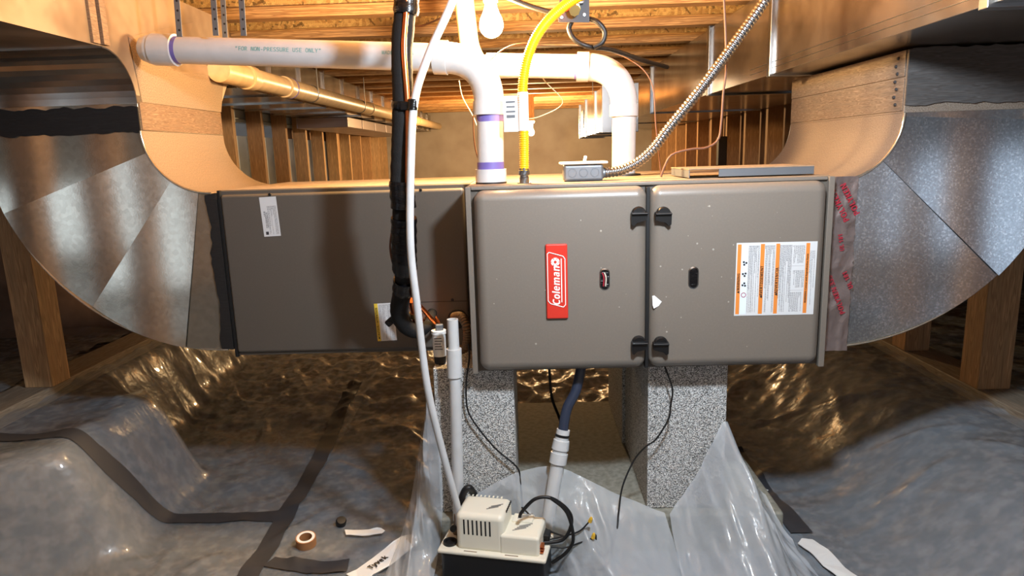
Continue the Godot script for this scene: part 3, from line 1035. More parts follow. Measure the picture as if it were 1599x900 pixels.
const FY0 := 0.41
const FY1 := 0.8545
func build_furnace() -> void:
	var t := thing("furnace", "taupe steel furnace on its side with two doors and a red badge", "furnace", Vector3(0, 0, 0))
	var st := S()
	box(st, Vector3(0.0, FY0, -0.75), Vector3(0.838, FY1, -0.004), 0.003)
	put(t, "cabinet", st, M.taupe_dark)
	st = S()
	box(st, Vector3(0.004, FY1, -0.745), Vector3(0.834, FY1 + 0.0012, -0.012), 0.0005)
	put(t, "dusty_top", st, M.dusty_top)
	# flanges round the front
	st = S()
	box(st, Vector3(0.0, FY0 - 0.004, -0.012), Vector3(0.013, FY1, 0.006), 0.002)
	put(t, "flange", st, M.taupe)
	st = S()
	box(st, Vector3(0.824, FY0 - 0.004, -0.012), Vector3(0.838, FY1, 0.010), 0.002)
	put(t, "flange", st, M.taupe)
	st = S()
	box(st, Vector3(0.013, FY1 - 0.008, -0.012), Vector3(0.824, FY1, 0.004), 0.002)
	put(t, "flange", st, M.taupe)
	# the doors
	var left := S()
	rbox(left, Transform3D(Basis(), Vector3(0.2165, 0.632, 0.0)), Vector3(0.393, 0.428, 0.062), 0.024, 5)
	var d1 := put(t, "door", left, M.taupe)
	var right := S()
	rbox(right, Transform3D(Basis(), Vector3(0.6185, 0.632, 0.0)), Vector3(0.397, 0.428, 0.062), 0.024, 5)
	var d2 := put(t, "door", right, M.taupe)
	st = S()
	box(st, Vector3(0.4125, FY0 + 0.006, -0.004), Vector3(0.4205, 0.843, 0.016), 0.001)
	put(t, "door_gap", st, M.black_gap)
	var F := 0.031
	latch_knob(d1, Vector3(0.392, 0.785, F), 1.0)
	latch_knob(d1, Vector3(0.394, 0.484, F), 1.0)
	latch_knob(d2, Vector3(0.447, 0.783, F), -1.0)
	latch_knob(d2, Vector3(0.445, 0.481, F), -1.0)
	sight_glass(d1, Vector3(0.3155, 0.636, F), true)
	sight_glass(d2, Vector3(0.519, 0.634, F), false)
	# badge
	st = S()
	rbox(st, Transform3D(Basis(), Vector3(0.2055, 0.634, F + 0.003)), Vector3(0.050, 0.175, 0.008), 0.0035, 3)
	var bd := put(d1, "badge", st, M.red_badge)
	bd.set_meta("label", "red badge with white lettering")
	var up := Basis(Vector3(0, 0, 1), PI / 2)
	write(bd, "lettering", "Coleman", 0.0175, M.white_print, Transform3D(up.scaled_local(Vector3(0.93, 1.0, 1.0)) * Basis(Vector3(1, 0, 0), Vector3(0.18, 1, 0), Vector3(0, 0, 1)), Vector3(0.2040, 0.6260, F + 0.0072)), 0.0008)
	st = S()
	lathe(st, Vector3(0.2025, 0.6805, F + 0.0068), Vector3(0, 0, 1), [Vector2(0, 0.0100), Vector2(0.0006, 0.0100), Vector2(0.0006, 0.0)], 24)
	var em := put(bd, "emblem", st, M.white_print)
	st = S()
	lathe(st, Vector3(0.2025, 0.6805, F + 0.0072), Vector3(0, 0, 1), [Vector2(0, 0.0034), Vector2(0.0006, 0.0034), Vector2(0.0006, 0.0)], 16)
	for i in 6:
		var a := TAU * i / 6
		rod(st, Vector3(0.2025 + cos(a) * 0.0065, 0.6805 + sin(a) * 0.0065, F + 0.007), Vector3(0.2025 + cos(a) * 0.0098, 0.6805 + sin(a) * 0.0098, F + 0.0076), 0.0009, 6)
	put(em, "emblem_mark", st, M.red_badge)
	st = S()
	var outline := PackedVector2Array([Vector2(0.1845, 0.6995), Vector2(0.1885, 0.7030), Vector2(0.2200, 0.6935), Vector2(0.2245, 0.6870), Vector2(0.2245, 0.5800), Vector2(0.2195, 0.5745), Vector2(0.1905, 0.5830), Vector2(0.1845, 0.5900)])
	for i in outline.size():
		var a := outline[i]
		var b := outline[(i + 1) % outline.size()]
		rod(st, Vector3(a.x, a.y, F + 0.0072), Vector3(b.x, b.y, F + 0.0072), 0.0011, 6)
	put(bd, "outline", st, M.white_print)
	st = S()
	box(st, Vector3(0.2150, 0.586, F + 0.0066), Vector3(0.2172, 0.688, F + 0.0078), 0.0002)
	put(bd, "underline", st, M.white_print)
	# warning sheet
	var O := Color(0.86, 0.52, 0.22)
	var lt := label_texture(512, 480, 5, [[80, 146, 20, 460, 2, 3], [178, 246, 20, 460, 2, 3], [276, 356, 20, 460, 2, 3], [360, 436, 24, 140, 2, 4], [368, 440, 186, 300, 2, 4], [352, 430, 330, 460, 2, 4], [470, 500, 60, 420, 2, 5]],
		[[Rect2i(8, 10, 24, 460), O], [Rect2i(154, 10, 26, 460), O], [Rect2i(252, 10, 24, 460), O], [Rect2i(442, 10, 24, 460), O], [Rect2i(34, 10, 42, 460), Color(0.84, 0.89, 0.94)], [Rect2i(352, 156, 82, 2), Color(0.6, 0.6, 0.62)], [Rect2i(352, 316, 82, 2), Color(0.6, 0.6, 0.62)]])
	var ws := sheet_label(d2, "warning_sheet", Vector3(0.7052, 0.6265, F + 0.0008), 0.182, 0.170, lt, deg_to_rad(-0.3))
	write(ws, "print", "WARNING", 0.0062, M.black_print, Transform3D(up, Vector3(-0.0838, -0.005, 0.0003)), 0.0003)
	write(ws, "print", "AVERTISSEMENT", 0.0068, M.black_print, Transform3D(up, Vector3(-0.0315, -0.004, 0.0003)), 0.0003)
	write(ws, "print", "ADVERTENCIA", 0.0068, M.black_print, Transform3D(up, Vector3(0.0028, -0.004, 0.0003)), 0.0003)
	write(ws, "print", "WARNING: Cancer and Reproductive Harm", 0.0042, M.black_print, Transform3D(up, Vector3(0.0702, 0.0, 0.0003)), 0.0003)
	for q in [Vector2(-0.0838, -0.029), Vector2(-0.0315, -0.041), Vector2(0.0028, -0.036)]:
		st = S()
		prism(st, PackedVector2Array([Vector2(q.x + 0.003, q.y - 0.0032), Vector2(q.x + 0.003, q.y + 0.0032), Vector2(q.x - 0.003, q.y)]), 0.0001, 0.0004)
		put(ws, "warning_triangle", st, M.black_print)
	for s in [[0.038, 0.006], [0.012, 0.005], [-0.012, 0.0055]]:
		st = S()
		for i in 3:
			var a: float = TAU * i / 3 + s[0] * 60
			lathe(st, Vector3(-0.071 + 0.0035 * cos(a), s[0] + 0.0035 * sin(a), 0.0002), Vector3(0, 0, 1), [Vector2(0, 0.0026), Vector2(0.0003, 0.0026), Vector2(0.0003, 0)], 6)
		put(ws, "pictogram", st, M.black_print)
	st = S()
	lathe(st, Vector3(-0.071, -0.036, 0.0002), Vector3(0, 0, 1), [Vector2(0, 0.0058), Vector2(0.0003, 0.0058), Vector2(0.0003, 0.0044), Vector2(0, 0.0044)], 18)
	put(ws, "pictogram", st, M.red_print)
	st = S()
	prism(st, PackedVector2Array([Vector2(0.425, 0.594), Vector2(0.430, 0.595), Vector2(0.447, 0.580), Vector2(0.440, 0.570), Vector2(0.429, 0.564), Vector2(0.426, 0.572)]), F, F + 0.0008)
	put(d2, "torn_sticker", st, M.paper)
	# white scuffs on the doors
	var rr := RandomNumberGenerator.new()
	rr.seed = 12
	for i in 34:
		st = S()
		var dx := rr.randf_range(0.44, 0.80) if i % 4 else rr.randf_range(0.05, 0.40)
		var p := Vector3(dx, rr.randf_range(0.46, 0.80), F)
		var s := rr.randf_range(0.0008, 0.0026)
		lathe(st, p, Vector3(0, 0, 1), [Vector2(0, s), Vector2(0.0003, s * 0.7), Vector2(0.0003, 0)], 6)
		put(d2 if i % 4 else d1, "scuff", st, M.scuff)

# ------------------------------------------------------------------ coil cabinet
func build_coil() -> void:
	var t := thing("coil_cabinet", "dark taupe coil cabinet joined to the furnace's side, with white and yellow stickers", "cabinet")
	var st := S()
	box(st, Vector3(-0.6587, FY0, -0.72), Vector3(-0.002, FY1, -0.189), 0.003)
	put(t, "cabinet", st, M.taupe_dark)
	st = S()
	box(st, Vector3(-0.655, FY1, -0.715), Vector3(-0.004, FY1 + 0.0012, -0.195), 0.0005)
	put(t, "dusty_top", st, M.dusty_top)
	st = S()
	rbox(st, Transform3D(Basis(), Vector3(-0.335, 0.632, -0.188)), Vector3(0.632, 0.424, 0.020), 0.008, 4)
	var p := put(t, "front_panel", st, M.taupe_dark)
	st = S()
	box(st, Vector3(-0.659, FY0 - 0.002, -0.2), Vector3(-0.651, FY1 + 0.001, -0.182), 0.001)
	put(t, "flange", st, M.black_gap)
	st = S()
	box(st, Vector3(-0.25, 0.5475, -0.1785), Vector3(-0.022, 0.549, -0.1775), 0.0002)
	put(p, "panel_joint", st, M.black_gap)
	for q in [Vector2(-0.062, 0.552), Vector2(-0.16, 0.426), Vector2(-0.13, 0.842), Vector2(-0.52, 0.842)]:
		st = S()
		lathe(st, Vector3(q.x, q.y, -0.1785), Vector3(0, 0, 1), [Vector2(0, 0.0045), Vector2(0.003, 0.0035), Vector2(0.003, 0)], 8)
		put(p, "screw", st, M.black_plastic)
	for q in [Vector3(-0.118, 0.517, 0.014), Vector3(-0.165, 0.54, 0.016), Vector3(-0.05, 0.50, 0.028)]:
		st = S()
		lathe(st, Vector3(q.x, q.y, -0.179), Vector3(0, 0, 1), [Vector2(0, q.z), Vector2(0.0025, q.z * 0.9), Vector2(0.0025, 0)], 18)
		put(p, "grommet", st, M.black_rubber)
	var l := sheet_label(p, "rating_sticker", Vector3(-0.5245, 0.785, -0.1772), 0.044, 0.102, label_texture(132, 306, 9, [[20, 30, 110, 240, 4, 4], [36, 46, 120, 240, 4, 4], [52, 122, 70, 290, 2, 4]], [[Rect2i(18, 268, 22, 24), Color(0.2, 0.2, 0.22)]]), deg_to_rad(2))
	var c := sheet_label(p, "caution_sticker", Vector3(-0.243, 0.4965, -0.1772), 0.052, 0.103, label_texture(156, 306, 14, [[36, 150, 10, 296, 2, 4]], [[Rect2i(0, 0, 28, 306), Color(0.90, 0.78, 0.25)]]), deg_to_rad(2))
	st = S()
	prism(st, PackedVector2Array([Vector2(-0.0188, -0.046), Vector2(-0.0188, -0.040), Vector2(-0.0242, -0.043)]), 0.0001, 0.0004)
	put(c, "warning_triangle", st, M.black_print)
	write(c, "print", "CAUTION / ATTENTION", 0.0056, M.black_print, Transform3D(Basis(Vector3(0, 0, 1), PI / 2), Vector3(-0.0212, 0, 0.0003)), 0.0003)

# ------------------------------------------------------------------ blocks, posts
func build_supports() -> void:
	var st := S()
	box(st, Vector3(-0.103, 0.0185, -0.43), Vector3(0.097, 0.4085, -0.04), 0.003)
	tag(put(self, "concrete_block", st, M.concrete_block), "upright concrete block behind the standpipe, carrying the coil end of the furnace", "block")
	st = S()
	box(st, Vector3(0.430, 0.0185, -0.43), Vector3(0.626, 0.4085, -0.04), 0.003)
	tag(put(self, "concrete_block", st, M.concrete_block), "bare upright concrete block with a thin black wire hanging in front", "block")
	# a darker block at the back of each
	st = S()
	box(st, Vector3(0.422, 0.0185, -0.80), Vector3(0.612, 0.4085, -0.44), 0.003)
	tag(put(self, "concrete_block", st, M.concrete_block), "shadowed concrete block standing behind the bare front block", "block")
	var names := [["support_post", Vector3(-1.44, 0.235, -0.52), 0.045, M.wood_y_pale, "pale wooden post standing under the coil side's duct elbow"],
		["support_post", Vector3(-1.47, 0.235, -0.13), 0.045, M.wood_y, "wooden post half hidden behind the black-banded duct elbow"],
		["support_post", Vector3(1.57, 0.165, -0.50), 0.050, M.wood_y, "thick wooden post just beyond the return elbow's curved heel"],
		["support_post", Vector3(1.57, 0.165, -0.92), 0.045, M.wood_y, "wooden post seen below the return elbow's heel"],
		["support_post", Vector3(1.57, 0.165, -1.33), 0.02, M.wood_y, "narrow stud hidden behind the return elbow"]]
	for n in names:
		var h: float = 1.31 - n[1].y
		st = S()
		box(st, Vector3(-n[2], -h / 2, -0.045), Vector3(n[2], h / 2, 0.045), 0.003)
		var o := put(self, n[0], st, n[3])
		o.position = n[1] + Vector3(0, h / 2, 0)
		tag(o, n[4], "post")

# ------------------------------------------------------------------ plastic pipes
const PR := 0.0325
func elbow_pipe(parent: Node3D, a: Vector3, corner: Vector3, b: Vector3, r: float, m: Material) -> void:
	# a moulded bend with a socket on each end
	var d1 := (a - corner).normalized()
	var d2 := (b - corner).normalized()
	var st := S()
	var path := PackedVector3Array()
	for i in 17:
		var u := i / 16.0
		path.append(corner + d1 * 0.105 * pow(1.0 - u, 2) + d2 * 0.105 * pow(u, 2))
	tube(st, path, r + 0.004, 24)
	var e := put(parent, "bend", st, m)
	for q in [[d1], [d2]]:
		st = S()
		var d: Vector3 = q[0]
		lathe(st, corner + d * 0.098, d, [Vector2(0, r), Vector2(0, r + 0.007), Vector2(0.032, r + 0.007), Vector2(0.032, r)], 28)
		put(e, "socket", st, m)

func build_pipes() -> void:
	# intake: up from the furnace, bend, then across
	var t := thing("vent_pipe", "white plastic vent pipe with purple primer bands, bending across towards the trunk duct", "pipe")
	var base := Vector3(0.0545, FY1, -0.125)
	var top := Vector3(0.0575, 1.150, -0.125)
	var end := Vector3(-0.732, 1.205, -0.185)
	var st := S()
	rod(st, base + Vector3(0, 0.02, 0), top - Vector3(0, 0.105, 0), PR, 28)
	put(t, "upright", st, M.pvc)
	st = S()
	lathe(st, base + Vector3(0, 0.001, 0), Vector3.UP, [Vector2(0, 0.0), Vector2(0, 0.0385), Vector2(0.004, 0.0385)], 28)
	put(t, "gasket", st, M.black_rubber)
	st = S()
	lathe(st, base + Vector3(0, 0.005, 0), Vector3.UP, [Vector2(0, PR), Vector2(0, 0.0385), Vector2(0.031, 0.0385), Vector2(0.031, PR)], 28)
	put(t, "coupling", st, M.pvc)
	st = S()
	lathe(st, base + Vector3(0, 0.036, 0), Vector3.UP, [Vector2(0, PR), Vector2(0, PR + 0.0006), Vector2(0.017, PR + 0.0006), Vector2(0.017, PR)], 28)
	put(t, "primer_band", st, M.primer)
	st = S()
	lathe(st, top - Vector3(0, 0.146, 0), Vector3.UP, [Vector2(0, PR), Vector2(0, PR + 0.0006), Vector2(0.016, PR + 0.0006), Vector2(0.016, PR)], 28)
	put(t, "primer_band", st, M.primer)
	elbow_pipe(t, base, top, end, PR, M.pvc)
	st = S()
	var dir := (end - top).normalized()
	rod(st, top + dir * 0.105, end, PR, 32)
	var run := put(t, "run", st, M.pvc)
	st = S()
	rod(st, end - dir * 0.012, end + dir * 0.045, PR + 0.006, 32)
	lathe(st, end + dir * 0.044, dir, [Vector2(0, PR + 0.004), Vector2(0.012, PR + 0.003), Vector2(0.030, PR - 0.004), Vector2(0.038, PR - 0.014), Vector2(0.040, 0)], 28)
	put(t, "end_elbow", st, M.pvc)
	st = S()
	lathe(st, end - dir * 0.013, dir * -1.0, [Vector2(0, PR), Vector2(0, PR + 0.0006), Vector2(0.010, PR + 0.0006), Vector2(0.010, PR)], 28)
	put(t, "primer_band", st, M.primer)
	# print along the run, laid flat on the side of the pipe
	var bz := Vector3(0, 0.12, 1).normalized()
	var bxv := -dir
	var byv := bz.cross(bxv).normalized()
	var pb := Basis(bxv, byv, bxv.cross(byv))
	var mid := end.lerp(top, 0.36) + bz * (PR + 0.0003)
	write(run, "print", "\"FOR NON-PRESSURE USE ONLY\"", 0.0100, M.teal_print, Transform3D(pb, mid), 0.0006, "Droid Sans Mono", false)
	write(run, "print", "MADE IN USA", 0.0088, M.teal_print, Transform3D(pb, end.lerp(top, 0.73) + bz * (PR + 0.0003)), 0.0006, "Droid Sans Mono", false)
	# exhaust
	t = thing("vent_pipe", "white plastic vent pipe with a wide bend standing behind the junction box", "pipe")
	base = Vector3(0.415, FY1, -0.373)
	top = Vector3(0.418, 1.148, -0.373)
	end = Vector3(0.04, 1.170, -0.40)
	st = S()
	rod(st, base, top - Vector3(0, 0.105, 0), PR, 28)
	put(t, "upright", st, M.pvc)
	st = S()
	lathe(st, base, Vector3.UP, [Vector2(0, 0.0), Vector2(0, 0.05), Vector2(0.006, 0.048), Vector2(0.008, PR)], 28)
	put(t, "gasket", st, M.black_rubber)
	elbow_pipe(t, base, top, end, PR, M.pvc)
	dir = (end - top).normalized()
	st = S()
	rod(st, top + dir * 0.105, end, PR, 32)
	put(t, "run", st, M.pvc)
	st = S()
	lathe(st, top + dir * 0.130, dir, [Vector2(0, PR), Vector2(0, PR + 0.0006), Vector2(0.006, PR + 0.0006), Vector2(0.006, PR)], 28)
	put(t, "primer_band", st, M.primer)
	st = S()
	tube(st, smooth([end, end + Vector3(-0.025, 0.008, 0.0), end + Vector3(-0.045, 0.05, -0.01), end + Vector3(-0.052, 0.11, -0.015), end + Vector3(-0.062, 0.24, -0.02)], 8), 0.027, 28)
	put(t, "riser", st, M.pvc_aged)
	# the long tan pipe that runs back under the joists
	t = thing("drain_pipe", "long yellowed plastic pipe running back along the trunk duct", "pipe")
	st = S()
	var A := Vector3(-0.80, 1.207, -0.60)
	var B := Vector3(-0.86, 1.262, -6.55)
	rod(st, A, B, 0.036, 28)
	put(t, "run", st, M.pvc_aged)
	for u in [0.035, 0.10, 0.36, 0.7]:
		st = S()
		var d := (B - A).normalized()
		lathe(st, A.lerp(B, u), d, [Vector2(0, 0.036), Vector2(0, 0.041), Vector2(0.06, 0.041), Vector2(0.06, 0.036)], 28)
		put(t, "coupling", st, M.pvc_aged)
	st = S()
	lathe(st, A.lerp(B, 0.111), (B - A).normalized(), [Vector2(0, 0.036), Vector2(0, 0.0415), Vector2(0.006, 0.0415), Vector2(0.006, 0.036)], 28)
	put(t, "primer_band", st, M.primer)
	for u in [0.16, 0.32, 0.5]:
		st = S()
		var q := A.lerp(B, u)
		lathe(st, q, (B - A).normalized(), [Vector2(0, 0.036), Vector2(0, 0.039), Vector2(0.008, 0.039), Vector2(0.008, 0.036)], 20)
		box(st, q + Vector3(0.034, 0, -0.003), q + Vector3(0.037, 0.16, 0.007), 0.0005)
		put(t, "hanger", st, M.steel)
	# perforated straps up to the joists
	var k := 0
	for s in [[-0.676, -0.125, 0.0], [-0.640, -0.30, -0.01], [-0.588, -0.125, 0.0], [-0.527, -0.14, 0.0]]:
		var sp := thing("hanger_strap", ["wide perforated steel strap at the pipe's capped end", "steel strap set behind the others, leaning", "perforated steel strap in the middle over the printed pipe", "narrow perforated steel strap next to the printing on the pipe"][k], "strap")
		st = S()
		tbox(st, Transform3D(Basis(Vector3(0, 0, 1), -0.04 + s[2]), Vector3(s[0], 1.312, s[1])), Vector3(0.014, 0.175, 0.0015), 0.0005)
		put(sp, "band", st, M.zinc_box)
		for i in 7:
			st = S()
			lathe(st, Vector3(s[0] + 0.002 * (i - 3) * 0.35, 1.24 + 0.022 * i, s[1] + 0.0008), Vector3(0, 0, 1), [Vector2(0, 0.0028), Vector2(0.0002, 0.0028), Vector2(0.0002, 0)], 8)
			put(sp, "hole", st, M.black_gap)
		k += 1

# ------------------------------------------------------------------ refrigerant lines and drain tube
func build_line_set() -> void:
	var t := thing("line_set", "black foam-insulated refrigerant line with a bare copper tube, taped and looped into the coil", "pipe")
	var pts := [Vector3(-0.100, 1.40, 0.08), Vector3(-0.100, 1.246, 0.08), Vector3(-0.113, 1.146, 0.08), Vector3(-0.118, 1.028, 0.08), Vector3(-0.133, 0.879, 0.075), Vector3(-0.134, 0.809, 0.07), Vector3(-0.145, 0.70, 0.04), Vector3(-0.153, 0.643, 0.0), Vector3(-0.168, 0.595, -0.03), Vector3(-0.181, 0.555, -0.06), Vector3(-0.176, 0.515, -0.08), Vector3(-0.150, 0.490, -0.095), Vector3(-0.122, 0.500, -0.11), Vector3(-0.116, 0.516, -0.14), Vector3(-0.117, 0.518, -0.18)]
	var path := resample(smooth(pts, 12), 0.008)
	var radii := PackedFloat32Array()
	for i in path.size():
		var y := path[i].y
		var r := 0.0225 + 0.0022 * fn.get_noise_1d(i * 5.0)
		if path[i].z < -0.075:
			r = lerpf(0.021, 0.011, smoothstep(0.075, 0.13, -path[i].z))
		radii.append(r)
	var st := S()
	tube(st, path, radii, 20)
	put(t, "insulation", st, M.foam)
	# copper alongside
	var cu := []
	for p in [pts[0], pts[1], pts[2], pts[3], pts[4], pts[5]]:
		cu.append(p + Vector3(0.013 + 0.006 * sin(p.y * 9.0), 0, 0.0225))
	cu.append(Vector3(-0.122, 0.70, 0.055))
	cu.append(Vector3(-0.126, 0.60, 0.01))
	cu.append(Vector3(-0.118, 0.55, -0.06))
	cu.append(Vector3(-0.098, 0.505, -0.11))
	cu.append(Vector3(-0.10, 0.50, -0.15))
	cu.append(Vector3(-0.118, 0.517, -0.18))
	st = S()
	tube(st, resample(smooth(cu, 10), 0.01), 0.0058, 12)
	put(t, "copper_tube", st, M.copper)
	st = S()
	tube(st, resample(smooth([Vector3(-0.152, 0.575, -0.08), Vector3(-0.151, 0.54, -0.10), Vector3(-0.148, 0.50, -0.12), Vector3(-0.148, 0.495, -0.18)], 8), 0.008), 0.010, 14)
	put(t, "copper_stub", st, M.copper)
	st = S()
	lathe(st, Vector3(-0.151, 0.525, -0.107), Vector3(0, 1, 0.3), [Vector2(0, 0.010), Vector2(0, 0.014), Vector2(0.014, 0.014), Vector2(0.014, 0.010)], 16)
	put(t, "valve_nut", st, M.brass)
	# tape wraps
	for w in [[1.215, 1.262, 0.0265], [1.018, 1.042, 0.0265], [0.815, 0.880, 0.0275], [0.665, 0.795, 0.0285], [0.608, 0.648, 0.0275]]:
		var seg := PackedVector3Array()
		for p in path:
			if p.y >= w[0] and p.y <= w[1] and p.z > -0.07:
				seg.append(p + Vector3(0.003, 0, 0.003))
		st = S()
		var rr := PackedFloat32Array()
		for i in seg.size():
			rr.append(w[2] + 0.0012 * sin(i * 2.1))
		tube(st, seg, rr, 20)
		put(t, "tape_wrap", st, M.black_tape)
	st = S()
	tube(st, smooth([Vector3(-0.160, 0.775, 0.06), Vector3(-0.171, 0.73, 0.05), Vector3(-0.170, 0.69, 0.04), Vector3(-0.166, 0.66, 0.01)], 8), 0.0022, 8)
	put(t, "thermostat_wire", st, M.wire_brown)
	st = S()
	tbox(st, Transform3D(Basis(Vector3(0, 0, 1), 0.7), Vector3(-0.206, 0.525, -0.07)), Vector3(0.03, 0.018, 0.01), 0.004)
	put(t, "tape_tail", st, M.black_tape)
	# the white tube
	t = thing("drain_tube", "thin white plastic discharge tube arching from the joists down to the pump", "tube")
	st = S()
	tube(st, resample(smooth([Vector3(0.04, 1.34, 0.10), Vector3(0.002, 1.239, 0.105), Vector3(-0.055, 1.128, 0.108), Vector3(-0.088, 1.039, 0.110), Vector3(-0.102, 0.920, 0.112), Vector3(-0.114, 0.740, 0.110), Vector3(-0.108, 0.596, 0.105), Vector3(-0.097, 0.413, 0.10), Vector3(-0.074, 0.254, 0.085), Vector3(-0.046, 0.090, 0.065), Vector3(-0.047, 0.03, 0.048)], 10), 0.012), 0.0085, 14)
	put(t, "tube", st, M.pvc)
	st = S()
	lathe(st, Vector3(-0.093, 1.022, 0.110), Vector3(0.12, 1, 0), [Vector2(0, 0.0088), Vector2(0, 0.0105), Vector2(0.022, 0.0105), Vector2(0.022, 0.0088)], 14)
	tbox(st, Transform3D(Basis(), Vector3(-0.104, 1.031, 0.107)), Vector3(0.03, 0.018, 0.006), 0.002)
	put(t, "tape_tie", st, M.black_tape)
	# standpipe into the pump
	t = thing("standpipe", "short open white plastic standpipe rising from the pump in front of the coil", "pipe")
	st = S()
	tube(st, PackedVector3Array([Vector3(-0.052, 0.02, 0.0), Vector3(-0.046, 0.30, 0.0), Vector3(-0.044, 0.47, 0.0)]), 0.0145, 24)
	put(t, "lower_pipe", st, M.pvc)
	st = S()
	tube(st, PackedVector3Array([Vector3(-0.0445, 0.40, 0.0), Vector3(-0.0435, 0.47, 0.0)]), 0.0185, 24)
	put(t, "coupling", st, M.pvc)
	st = S()
	lathe(st, Vector3(-0.0435, 0.46, 0.0), Vector3.UP, [Vector2(0, 0.0135), Vector2(0.083, 0.0135), Vector2(0.083, 0.011), Vector2(0.02, 0.011)], 24)
	put(t, "upper_pipe", st, M.pvc)
	# sloping drain from under the furnace
	t = thing("drain_pipe", "sloping white drain pipe with a blue-black hose clamped into its top, below the furnace", "pipe")
	var a := Vector3(0.158, -0.05, 0.042)
	var b := Vector3(0.217, 0.252, -0.012)
	var d := (b - a).normalized()
	st = S()
	rod(st, a, b - d * 0.05, 0.0165, 22)
	put(t, "lower_pipe", st, M.pvc)
	st = S()
	lathe(st, b - d * 0.085, d, [Vector2(0, 0.0165), Vector2(0, 0.0215), Vector2(0.026, 0.0215), Vector2(0.027, 0.0185), Vector2(0.034, 0.0185), Vector2(0.035, 0.0215), Vector2(0.058, 0.020), Vector2(0.06, 0.017), Vector2(0.085, 0.0165), Vector2(0.085, 0.012)], 22)
	put(t, "coupling", st, M.pvc)
	st = S()
	lathe(st, b - d * 0.018, d, [Vector2(0, 0.0165), Vector2(0, 0.018), Vector2(0.006, 0.018), Vector2(0.006, 0.0165)], 18)
	put(t, "clamp", st, M.black_plastic)
	st = S()
	tube(st, smooth([b - d * 0.02, b + d * 0.05, Vector3(0.250, 0.345, -0.03), Vector3(0.264, 0.395, -0.045), Vector3(0.267, 0.408, -0.05)], 8), 0.0125, 18)
	put(t, "hose", st, M.blue_black)
	# trap by the standpipe
	t = thing("float_switch", "small white capped overflow switch with a printed label beside the standpipe", "switch")
	st = S()
	lathe(st, Vector3(-0.089, 0.430, -0.08), Vector3.UP, [Vector2(0, 0.0), Vector2(0, 0.0165), Vector2(0.056, 0.0165), Vector2(0.057, 0.0185), Vector2(0.066, 0.0185), Vector2(0.066, 0.0)], 22)
	put(t, "body", st, M.paper)
	st = S()
	tbox(st, Transform3D(Basis(Vector3(0, 1, 0), 0.2), Vector3(-0.087, 0.502, -0.08)), Vector3(0.020, 0.020, 0.012), 0.003)
	put(t, "cap_lug", st, M.zinc_box)
	st = S()
	lathe(st, Vector3(-0.089, 0.412, -0.08), Vector3.UP, [Vector2(0, 0.0), Vector2(0, 0.015), Vector2(0.018, 0.0155), Vector2(0.018, 0.0)], 18)
	put(t, "collar", st, M.black_rubber)
	for i in 5:
		st = S()
		box(st, Vector3(-0.099 + 0.001 * (i % 2), 0.450 + 0.007 * i, -0.0645), Vector3(-0.079 - 0.002 * (i % 3), 0.4515 + 0.007 * i, -0.0625), 0.0002)
		put(t, "print_line", st, M.black_print)
	t = thing("coiled_hose", "brown ribbed hose curled in the gap between the coil and the furnace", "hose")
	st = S()
	var hp := resample(smooth([Vector3(-0.055, 0.515, -0.14), Vector3(-0.035, 0.523, -0.11), Vector3(-0.020, 0.505, -0.09), Vector3(-0.018, 0.475, -0.09), Vector3(-0.025, 0.445, -0.095), Vector3(-0.045, 0.432, -0.11)], 10), 0.0016)
	var hr := PackedFloat32Array()
	for i in hp.size():
		hr.append(0.010 + 0.0018 * (1 if i % 4 < 2 else -1))
	tube(st, hp, hr, 14)
	put(t, "hose", st, M.hose_brown)

